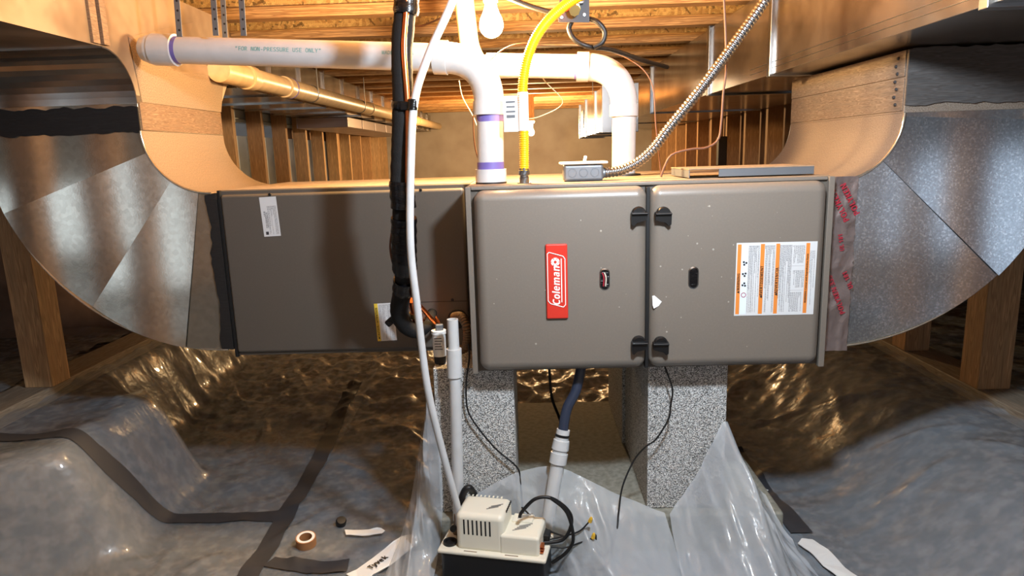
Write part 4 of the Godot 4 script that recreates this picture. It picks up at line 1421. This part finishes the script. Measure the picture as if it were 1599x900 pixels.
# ------------------------------------------------------------------ condensate pump
func build_pump() -> void:
	var t := thing("condensate_pump", "cream condensate pump with vent slots on a black tank", "pump", Vector3(0.046, -0.098, 0.074))
	t.rotation.y = deg_to_rad(-11.6)
	var st := S()
	rbox(st, Transform3D(Basis(), Vector3(0, 0.048, 0)), Vector3(0.252, 0.096, 0.112), 0.012, 3)
	put(t, "tank", st, M.black_plastic)
	st = S()
	rbox(st, Transform3D(Basis(), Vector3(0, 0.097, 0)), Vector3(0.264, 0.011, 0.122), 0.005, 3)
	put(t, "lid", st, M.pump_white)
	st = S()
	rbox(st, Transform3D(Basis(), Vector3(-0.028, 0.145, 0.0)), Vector3(0.118, 0.098, 0.096), 0.014, 4)
	var h := put(t, "motor_housing", st, M.pump_white)
	for i in 7:
		st = S()
		box(st, Vector3(-0.067 + 0.0105 * i, 0.142, 0.0475), Vector3(-0.0632 + 0.0105 * i, 0.180, 0.0486), 0.0004)
		put(h, "vent_slot", st, M.black_gap)
	for i in 6:
		st = S()
		box(st, Vector3(0.0295, 0.187, -0.036 + 0.009 * i), Vector3(0.0318, 0.193, -0.032 + 0.009 * i), 0.0004)
		put(h, "vent_slot", st, M.black_gap)
	for i in 9:
		st = S()
		box(st, Vector3(-0.080 + 0.0105 * i, 0.1935, -0.046), Vector3(-0.0755 + 0.0105 * i, 0.196, -0.038), 0.001)
		put(h, "ridge", st, M.pump_white)
	st = S()
	rbox(st, Transform3D(Basis(), Vector3(0.067, 0.124, 0.0)), Vector3(0.096, 0.052, 0.098), 0.008, 3)
	var sw := put(t, "switch_housing", st, M.pump_white)
	st = S()
	rbox(st, Transform3D(Basis(), Vector3(0.062, 0.151, -0.028)), Vector3(0.05, 0.008, 0.035), 0.003, 2)
	put(sw, "raised_pad", st, M.pump_white)
	for q in [[-0.004, 0.195, 0.010, 0.03, 3], [0.062, 0.1505, 0.018, 0.034, 4], [0.062, 0.1555, -0.028, 0.028, 3]]:
		for i in q[4]:
			st = S()
			tbox(st, Transform3D(Basis(Vector3(0, 1, 0), 0.5), Vector3(q[0] + 0.004 * i, q[1], q[2] - 0.007 * i)), Vector3(q[3], 0.0006, 0.0028), 0.0002)
			put(h if q[1] > 0.19 else sw, "print_line", st, M.faint_print)
	for x in [-0.05, 0.05]:
		st = S()
		box(st, Vector3(x - 0.016, 0.1005, 0.0545), Vector3(x + 0.016, 0.1035, 0.0565), 0.0003)
		put(t, "lid_slot", st, M.hose_brown)
	st = S()
	lathe(st, Vector3(-0.108, 0.1025, 0.030), Vector3.UP, [Vector2(0, 0.0165), Vector2(0.007, 0.0165), Vector2(0.007, 0.012), Vector2(0.002, 0.011), Vector2(0.002, 0)], 22)
	put(t, "inlet_cap", st, M.black_rubber)
	st = S()
	lathe(st, Vector3(-0.103, 0.1025, -0.018), Vector3.UP, [Vector2(0, 0.013), Vector2(0.018, 0.012), Vector2(0.02, 0.009), Vector2(0.05, 0.008), Vector2(0.05, 0)], 16)
	put(t, "discharge_barb", st, M.hose_brown)
	st = S()
	lathe(st, Vector3(-0.106, 0.128, 0.004), Vector3(0.2, 0.4, 1), [Vector2(0, 0.008), Vector2(0.014, 0.008), Vector2(0.016, 0)], 12)
	put(t, "check_valve", st, M.black_plastic)
	st = S()
	tube(st, smooth([Vector3(-0.095, 0.11, -0.02), Vector3(-0.096, 0.17, -0.03), Vector3(-0.088, 0.205, -0.036), Vector3(-0.075, 0.213, -0.042), Vector3(-0.068, 0.19, -0.055)], 8), 0.0085, 12)
	put(t, "strap", st, M.black_rubber)
	st = S()
	tbox(st, Transform3D(Basis(), Vector3(0.119, 0.116, -0.02)), Vector3(0.02, 0.02, 0.03), 0.003)
	put(t, "cord_gland", st, M.black_plastic)
	for i in 3:
		st = S()
		tbox(st, Transform3D(Basis(), Vector3(0.117, 0.108 + 0.007 * i, 0.030)), Vector3(0.012, 0.0025, 0.02), 0.0006)
		put(t, "terminal", st, M.copper)
	# its power cord, looped beside it
	t = thing("power_cord", "black power cord looped beside the pump's switch end", "cord")
	st = S()
	tube(st, resample(smooth([Vector3(0.159, 0.010, 0.095), Vector3(0.208, 0.018, 0.095), Vector3(0.228, 0.064, 0.095), Vector3(0.217, 0.097, 0.095), Vector3(0.179, 0.126, 0.095), Vector3(0.142, 0.124, 0.095), Vector3(0.110, 0.091, 0.095), Vector3(0.105, 0.078, 0.095)], 8), 0.006), 0.0042, 10)
	tube(st, resample(smooth([Vector3(0.179, 0.129, 0.100), Vector3(0.216, 0.092, 0.100), Vector3(0.231, 0.025, 0.100), Vector3(0.215, -0.012, 0.100), Vector3(0.179, -0.041, 0.100)], 8), 0.006), 0.0042, 10)
	put(t, "cord", st, M.black_rubber)
	st = S()
	tube(st, resample(smooth([Vector3(0.19, 0.408, -0.33), Vector3(0.195, 0.298, -0.35), Vector3(0.201, 0.212, -0.34), Vector3(0.225, 0.15, -0.25), Vector3(0.20, 0.10, -0.1), Vector3(0.185, 0.045, -0.05), Vector3(0.19, 0.03, -0.03)], 8), 0.01), 0.0042, 10)
	tag(put(self, "supply_cable", st, M.black_rubber), "black cable dropping from the furnace's underside behind the sloping drain pipe", "cable")

# ------------------------------------------------------------------ fittings on top of the furnace
func build_top_fittings() -> void:
	# junction box
	var t := thing("junction_box", "grey metal junction box with knockouts and a loose white switch cover on top", "box", Vector3(0.279, FY1 + 0.0015, -0.11))
	var st := S()
	rbox(st, Transform3D(Basis(), Vector3(0, 0.020, 0)), Vector3(0.096, 0.040, 0.056), 0.007, 3)
	put(t, "body", st, M.zinc_box)
	for x in [-0.027, 0.0, 0.027]:
		st = S()
		lathe(st, Vector3(x, 0.020, 0.0278), Vector3(0, 0, 1), [Vector2(0, 0.0108), Vector2(0.0012, 0.0103), Vector2(0.0012, 0.0092), Vector2(0.0004, 0.0088), Vector2(0.0004, 0)], 24)
		put(t, "knockout", st, M.zinc_box)
	st = S()
	rbox(st, Transform3D(Basis(), Vector3(0.001, 0.0435, 0)), Vector3(0.114, 0.006, 0.070), 0.0025, 2)
	var cv := put(t, "cover", st, M.paper)
	st = S()
	tbox(st, Transform3D(Basis(Vector3(0, 0, 1), -0.25), Vector3(0.006, 0.052, 0)), Vector3(0.007, 0.016, 0.010), 0.002)
	put(cv, "switch_toggle", st, M.paper)
	# flexible conduit
	t = thing("flexible_conduit", "ribbed steel flexible conduit curving up from the junction box", "conduit")
	var path := resample(smooth([Vector3(0.332, 0.8735, -0.11), Vector3(0.375, 0.879, -0.115), Vector3(0.421, 0.900, -0.12), Vector3(0.456, 0.932, -0.12), Vector3(0.490, 0.976, -0.12), Vector3(0.557, 1.056, -0.12), Vector3(0.625, 1.145, -0.12), Vector3(0.708, 1.259, -0.12), Vector3(0.79, 1.385, -0.12)], 12), 0.0022)
	var rr := PackedFloat32Array()
	for i in path.size():
		rr.append(0.0115 + [0.0, 0.0014, 0.0014, -0.0010][i % 4])
	st = S()
	tube(st, path, rr, 16)
	put(t, "hose", st, M.steel)
	st = S()
	lathe(st, Vector3(0.324, 0.8735, -0.11), Vector3(1, 0, 0), [Vector2(0, 0.013), Vector2(0.007, 0.013), Vector2(0.007, 0.0115), Vector2(0.016, 0.0115), Vector2(0.016, 0)], 12)
	put(t, "connector", st, M.zinc_box)
	# gas line
	t = thing("gas_line", "yellow corrugated gas tubing with a white tag and steel fitting", "pipe")
	path = resample(smooth([Vector3(0.1365, 0.880, -0.069), Vector3(0.138, 0.93, -0.069), Vector3(0.139, 0.985, -0.069), Vector3(0.138, 1.065, -0.069), Vector3(0.146, 1.122, -0.069), Vector3(0.163, 1.17, -0.072), Vector3(0.186, 1.207, -0.078), Vector3(0.215, 1.238, -0.09), Vector3(0.252, 1.268, -0.11), Vector3(0.29, 1.29, -0.13)], 12), 0.0013)
	rr = PackedFloat32Array()
	for i in path.size():
		rr.append(0.0112 + [0.0, 0.0009, 0.0, -0.0011][i % 4])
	st = S()
	tube(st, path, rr, 18)
	put(t, "tubing", st, M.yellow_coat)
	st = S()
	lathe(st, Vector3(0.1365, FY1 + 0.0015, -0.069), Vector3.UP, [Vector2(0, 0), Vector2(0, 0.019), Vector2(0.002, 0.019), Vector2(0.002, 0.013), Vector2(0.014, 0.013), Vector2(0.015, 0.0115), Vector2(0.019, 0.0115), Vector2(0.020, 0.0145), Vector2(0.030, 0.0145), Vector2(0.031, 0.0125), Vector2(0.036, 0.0125), Vector2(0.036, 0.009)], 6)
	put(t, "fitting", st, M.steel)
	st = S()
	lathe(st, Vector3(0.1385, 0.978, -0.069), Vector3.UP, [Vector2(0, 0.0124), Vector2(0.088, 0.0124)], 20)
	tbox(st, Transform3D(Basis(Vector3(0, 1, 0), -0.12), Vector3(0.110, 1.018, -0.070)), Vector3(0.036, 0.082, 0.0008), 0.0003)
	var tg := put(t, "tag", st, M.paper)
	for i in 4:
		st = S()
		tbox(st, Transform3D(Basis(Vector3(0, 1, 0), -0.12), Vector3(0.109, 1.045 - 0.011 * i, -0.0690)), Vector3(0.022 - 0.002 * (i % 2), 0.004 + 0.003 * (i / 3), 0.0006), 0.0002)
		put(tg, "print_line", st, M.zinc_box)
	# bracket with the gas valve
	t = thing("valve_bracket", "grey steel bracket plate holding a brass gas valve with a red handle", "bracket")
	st = S()
	prism(st, PackedVector2Array([Vector2(0.228, 1.232), Vector2(0.302, 1.229), Vector2(0.302, 1.40), Vector2(0.25, 1.40), Vector2(0.228, 1.262)]), -0.152, -0.148)
	put(t, "plate", st, M.bracket)
	st = S()
	lathe(st, Vector3(0.268, 1.262, -0.150), Vector3(-0.1, -0.35, 1), [Vector2(0, 0.014), Vector2(0.012, 0.014), Vector2(0.013, 0.010), Vector2(0.022, 0.010), Vector2(0.024, 0.013), Vector2(0.036, 0.013), Vector2(0.036, 0)], 8)
	put(t, "valve_body", st, M.brass)
	st = S()
	lathe(st, Vector3(0.277, 1.282, -0.152), Vector3(0.1, 0.2, 1), [Vector2(0, 0.017), Vector2(0.014, 0.017), Vector2(0.015, 0.013), Vector2(0.032, 0.013), Vector2(0.032, 0)], 6)
	put(t, "nut", st, M.steel)
	st = S()
	tbox(st, Transform3D(Basis(Vector3(0, 0, 1), 0.5), Vector3(0.247, 1.262, -0.13)), Vector3(0.020, 0.016, 0.022), 0.005)
	put(t, "handle", st, M.red_knob)
	for q in [Vector2(0.236, 1.242), Vector2(0.290, 1.246)]:
		st = S()
		lathe(st, Vector3(q.x, q.y, -0.148), Vector3(0, 0, 1), [Vector2(0, 0.0045), Vector2(0.003, 0.0035), Vector2(0.003, 0)], 8)
		put(t, "screw", st, M.steel)
	t = thing("black_hose", "black hose looped below the valve bracket and trailing back to the trunk", "hose")
	st = S()
	tube(st, resample(smooth([Vector3(0.10, 1.30, -0.17), Vector3(0.16, 1.275, -0.17), Vector3(0.225, 1.255, -0.17), Vector3(0.262, 1.245, -0.17), Vector3(0.254, 1.218, -0.165), Vector3(0.270, 1.19, -0.16), Vector3(0.306, 1.174, -0.16), Vector3(0.36, 1.172, -0.2), Vector3(0.46, 1.155, -0.3), Vector3(0.56, 1.16, -0.5)], 10), 0.008), 0.0062, 12)
	put(t, "hose", st, M.black_rubber)
	st = S()
	tube(st, resample(smooth([Vector3(0.312, 1.172, -0.15), Vector3(0.332, 1.182, -0.145), Vector3(0.338, 1.206, -0.145), Vector3(0.320, 1.229, -0.145), Vector3(0.298, 1.24, -0.16)], 8), 0.006), 0.0062, 12)
	put(t, "hose_end", st, M.black_rubber)
	# loose sheet-metal cover on top
	t = thing("metal_tray", "loose upturned sheet-metal cover lying on top of the furnace", "tray", Vector3(0.665, FY1 + 0.002, -0.14))
	st = S()
	tbox(st, Transform3D(Basis(), Vector3(0.0, 0.021, 0)), Vector3(0.29, 0.0025, 0.20), 0.0008)
	put(t, "top_sheet", st, M.dusty_top)
	st = S()
	tbox(st, Transform3D(Basis(), Vector3(0.035, 0.0115, 0.098)), Vector3(0.22, 0.018, 0.002), 0.0006)
	put(t, "lip", st, M.zinc_box)
	for x in [-0.143, 0.143]:
		st = S()
		tbox(st, Transform3D(Basis(), Vector3(x, 0.011, 0)), Vector3(0.002, 0.019, 0.196), 0.0006)
		put(t, "lip", st, M.zinc_box)

# ------------------------------------------------------------------ lamps
func glow(called: String, c: Color, e: float) -> StandardMaterial3D:
	var m := StandardMaterial3D.new()
	m.resource_name = called
	m.albedo_color = Color(0.95, 0.93, 0.9)
	m.emission_enabled = true
	m.emission = c
	m.emission_energy_multiplier = e
	return m

func light_bulb(at: Vector3, label: String, energy: float, tint: Color, seen: Color) -> void:
	var t := thing("light_bulb", label, "bulb", at)
	var st := S()
	var body := [Vector2(-0.030, 0.0), Vector2(-0.0285, 0.008), Vector2(-0.024, 0.018), Vector2(-0.016, 0.0255), Vector2(-0.005, 0.0298), Vector2(0.006, 0.030), Vector2(0.018, 0.027), Vector2(0.030, 0.021), Vector2(0.042, 0.0165), Vector2(0.052, 0.0145)]
	var n := 24
	st.set_smooth_group(1)
	for i in body.size() - 1:
		for s in n:
			var a0 := TAU * s / n
			var a1 := TAU * (s + 1) / n
			var p: Vector2 = body[i]
			var q: Vector2 = body[i + 1]
			quad(st, Vector3(cos(a0) * p.y, p.x, sin(a0) * p.y), Vector3(cos(a0) * q.y, q.x, sin(a0) * q.y), Vector3(cos(a1) * q.y, q.x, sin(a1) * q.y), Vector3(cos(a1) * p.y, p.x, sin(a1) * p.y))
	put(t, "glass", st, glow("bulb_glow", seen, 6.0))
	st = S()
	lathe(st, Vector3(0, 0.052, 0), Vector3.UP, [Vector2(0, 0), Vector2(0, 0.0145), Vector2(0.004, 0.018), Vector2(0.028, 0.020), Vector2(0.030, 0.030), Vector2(0.05, 0.034), Vector2(0.05, 0)], 22)
	put(t, "socket", st, M.paper)
	st = S()
	box(st, Vector3(-0.03, 0.10, -0.03), Vector3(0.03, JOIST_Y + 0.26 - at.y, 0.03), 0.002)
	put(t, "mount", st, M.wood_y_pale)
	var l := OmniLight3D.new()
	l.name = "bulb_light"
	l.light_color = tint
	l.light_energy = energy
	l.light_size = 0.045
	l.omni_range = 20.0
	l.omni_attenuation = 2.0
	l.shadow_enabled = true
	t.add_child(l)

func build_lamps() -> void:
	light_bulb(BULB, "bare glowing light bulb hanging from the joists above the furnace", BULB_ENERGY, BULB_COLOR, Color(1.0, 0.90, 0.72))
	light_bulb(BULB_FAR, "distant glowing light bulb seen past the yellow gas line", BULB_FAR_ENERGY, BULB_COLOR, Color(1.0, 0.90, 0.72))
	light_bulb(WORK, "white bulb hanging from the joists in front of the furnace doors", WORK_ENERGY, WORK_COLOR, Color(0.95, 0.98, 1.0))

# ------------------------------------------------------------------ wires
func wire(called: String, label: String, pts: Array, r: float, m: Material, step := 0.012) -> MeshInstance3D:
	var st := S()
	tube(st, resample(smooth(pts, 8), step), r, 8)
	var o := put(self, called, st, m)
	tag(o, label, "wire")
	return o

func build_wires() -> void:
	wire("thermostat_wire", "thin brown wire arching over the vent pipes behind the gas line", [Vector3(0.035, 0.87, -0.20), Vector3(0.012, 0.95, -0.20), Vector3(0.016, 1.06, -0.2), Vector3(0.05, 1.14, -0.17), Vector3(0.113, 1.19, -0.2), Vector3(0.2, 1.20, -0.28), Vector3(0.315, 1.196, -0.3), Vector3(0.416, 1.158, -0.28), Vector3(0.475, 1.098, -0.28), Vector3(0.488, 0.982, -0.28), Vector3(0.503, 0.858, -0.28)], 0.0017, M.wire_brown)
	wire("thermostat_wire", "thick brown wire rising in a bend in front of the return trunk", [Vector3(0.487, 0.8565, -0.2), Vector3(0.497, 0.885, -0.2), Vector3(0.515, 0.912, -0.2), Vector3(0.564, 0.924, -0.2), Vector3(0.60, 0.926, -0.2), Vector3(0.630, 0.945, -0.2), Vector3(0.637, 0.99, -0.2), Vector3(0.640, 1.06, -0.2), Vector3(0.645, 1.129, -0.2), Vector3(0.635, 1.279, -0.2), Vector3(0.62, 1.40, -0.2)], 0.0030, M.wire_brown)
	wire("thermostat_wire", "fine pale wire curling between the vent pipe and the gas tag", [Vector3(0.165, 1.19, -0.45), Vector3(0.20, 1.13, -0.45), Vector3(0.255, 1.07, -0.5), Vector3(0.19, 1.035, -0.55), Vector3(0.14, 1.03, -0.6)], 0.0014, M.wire_white)
	wire("thermostat_wire", "fine wire dangling below the printed pipe's bend", [Vector3(-0.03, 1.12, -0.3), Vector3(-0.025, 1.08, -0.33), Vector3(0.0, 1.03, -0.35), Vector3(0.02, 0.98, -0.36), Vector3(0.06, 0.94, -0.36)], 0.0013, M.wire_white)
	wire("loose_cable", "dark cable hanging from the joists at the bulb's wooden mount", [Vector3(-0.28, 1.40, -0.86), Vector3(-0.22, 1.36, -0.85), Vector3(-0.16, 1.37, -0.84), Vector3(-0.1, 1.40, -0.86)], 0.003, M.wire_brown)
	wire("low_voltage_wire", "thin black wire hanging in front of the standpipe's block", [Vector3(-0.012, 0.47, -0.04), Vector3(-0.010, 0.438, -0.028), Vector3(-0.020, 0.373, -0.024), Vector3(-0.020, 0.31, -0.024), Vector3(-0.003, 0.268, -0.024), Vector3(0.046, 0.200, -0.024), Vector3(0.098, 0.150, -0.022), Vector3(0.106, 0.118, -0.018), Vector3(0.110, 0.055, 0.0), Vector3(0.114, 0.057, 0.020), Vector3(0.163, 0.028, 0.060), Vector3(0.209, 0.019, 0.083)], 0.0022, M.black_rubber, 0.006)
	wire("low_voltage_wire", "thin black wire looping down in front of the bare block", [Vector3(0.463, 0.415, -0.015), Vector3(0.468, 0.400, -0.01), Vector3(0.483, 0.352, -0.005), Vector3(0.478, 0.31, -0.002), Vector3(0.474, 0.280, 0.0), Vector3(0.445, 0.228, 0.0), Vector3(0.418, 0.207, 0.0), Vector3(0.390, 0.172, 0.0), Vector3(0.359, 0.113, 0.020), Vector3(0.347, 0.056, 0.040), Vector3(0.336, 0.013, 0.070), Vector3(0.308, -0.030, 0.090), Vector3(0.288, -0.016, 0.090), Vector3(0.285, 0.027, 0.090), Vector3(0.278, 0.017, 0.093)], 0.0022, M.black_rubber, 0.006)
	wire("low_voltage_wire", "thin black wire from the pump's terminals to the lower yellow connector", [Vector3(0.162, 0.003, 0.095), Vector3(0.208, -0.004, 0.095), Vector3(0.246, 0.008, 0.095), Vector3(0.278, 0.020, 0.095)], 0.002, M.black_rubber, 0.006)
	wire("low_voltage_wire", "thin black wire rising to the upper yellow connector", [Vector3(0.162, 0.009, 0.085), Vector3(0.209, 0.020, 0.085), Vector3(0.247, 0.033, 0.085), Vector3(0.270, 0.057, 0.085)], 0.002, M.black_rubber, 0.006)
	for q in [[Vector3(0.272, 0.057, 0.085), Vector3(0.3, 1.0, 0.2), "upper yellow wire nut above the plastic beside the power cord"], [Vector3(0.278, 0.020, 0.095), Vector3(0.2, 1, 0.1), "lower yellow wire nut among the thin black wires"]]:
		var st := S()
		lathe(st, q[0], q[1], [Vector2(0, 0), Vector2(0, 0.0052), Vector2(0.010, 0.0042), Vector2(0.014, 0.0022), Vector2(0.014, 0)], 10)
		tag(put(self, "wire_nut", st, M.wire_nut), q[2], "connector")

# ------------------------------------------------------------------ litter on the sheeting
func build_litter() -> void:
	var st := S()
	var p := Vector3(-0.469, 0, -0.058)
	p.y = film_height(p.x, p.z) + 0.006
	var t := thing("tape_roll", "small roll of brown tape with white edges lying on the sheeting", "tape", p)
	lathe(st, Vector3.ZERO, Vector3(0.05, 1, 0.15), [Vector2(0.001, 0.017), Vector2(0.0, 0.026), Vector2(0.024, 0.026), Vector2(0.0235, 0.017), Vector2(0.001, 0.017)], 26)
	put(t, "roll", st, M.brown_paper)
	st = S()
	lathe(st, Vector3(0.05, 1, 0.15).normalized() * 0.0236, Vector3(0.05, 1, 0.15), [Vector2(0.0, 0.0165), Vector2(0.0006, 0.0165), Vector2(0.0006, 0.0235), Vector2(0, 0.0235)], 26)
	put(t, "edge", st, M.paper)
	st = S()
	p = Vector3(-0.402, 0, -0.153)
	p.y = film_height(p.x, p.z) + 0.004
	lathe(st, p, Vector3(0.3, 1, 0.5), [Vector2(0, 0), Vector2(0, 0.014), Vector2(0.015, 0.0145), Vector2(0.019, 0.012), Vector2(0.020, 0)], 18)
	tag(put(self, "pipe_cap", st, M.black_rubber), "small black rubber cap lying beside the paper strip", "cap")
	var shapes := [
		["paper_scrap", "long rounded white scrap with black print beside the black cap", Vector3(-0.325, 0, -0.098), 0.04, [Vector2(-0.055, -0.018), Vector2(-0.02, -0.016), Vector2(0.045, -0.018), Vector2(0.058, -0.004), Vector2(0.052, 0.014), Vector2(0.02, 0.018), Vector2(-0.045, 0.010)]],
		["paper_scrap", "large white scrap with a printed word leaning against the pump's plastic", Vector3(-0.225, 0, 0.0), 0.98, [Vector2(-0.13, -0.03), Vector2(0.06, -0.028), Vector2(0.075, 0.0), Vector2(0.06, 0.026), Vector2(-0.13, 0.03)]],
		["paper_scrap", "torn white paper at the end of the dark seam tape", Vector3(0.845, 0, 0.025), -1.25, [Vector2(-0.05, -0.025), Vector2(0.0, -0.030), Vector2(0.065, -0.022), Vector2(0.11, -0.024), Vector2(0.11, 0.022), Vector2(0.05, 0.030), Vector2(0.01, 0.022), Vector2(-0.045, 0.024), Vector2(-0.06, 0.0)]],
		["paper_scrap", "small crumpled white scrap on the sheeting behind the bare block", Vector3(0.79, 0, -0.31), 0.1, [Vector2(-0.05, -0.012), Vector2(0.04, -0.010), Vector2(0.05, 0.004), Vector2(0.0, 0.012), Vector2(-0.04, 0.010)]]]
	for s in shapes:
		var o: Vector3 = s[2]
		st = S()
		var poly := PackedVector2Array(s[4])
		var fineish := PackedVector2Array()
		for i in poly.size():
			var a := poly[i]
			var b := poly[(i + 1) % poly.size()]
			for k in 6:
				fineish.append(a.lerp(b, k / 6.0))
		var idx := Geometry2D.triangulate_polygon(fineish)
		st.set_smooth_group(-1)
		var world := []
		for q in fineish:
			var r := q.rotated(-s[3])
			var x := o.x + r.x
			var z := o.z + r.y
			world.append(Vector3(x, film_height(x, z) + 0.009, z))
		for i in range(0, idx.size(), 3):
			tri(st, world[idx[i]], world[idx[i + 1]], world[idx[i + 2]])
			tri(st, world[idx[i]] - Vector3(0, 0.0012, 0), world[idx[i + 2]] - Vector3(0, 0.0012, 0), world[idx[i + 1]] - Vector3(0, 0.0012, 0))
		var pc := put(self, s[0], st, M.paper)
		tag(pc, s[1], "paper")
		if s[3] == 0.98:
			var y := film_height(-0.255, 0.045) + 0.016
			write(pc, "print", "Tyvek", 0.016, M.black_print, Transform3D(Basis(Vector3(0, 1, 0), 0.98) * Basis(Vector3(1, 0, 0), -PI / 2), Vector3(-0.255, y, 0.045)), 0.0006)
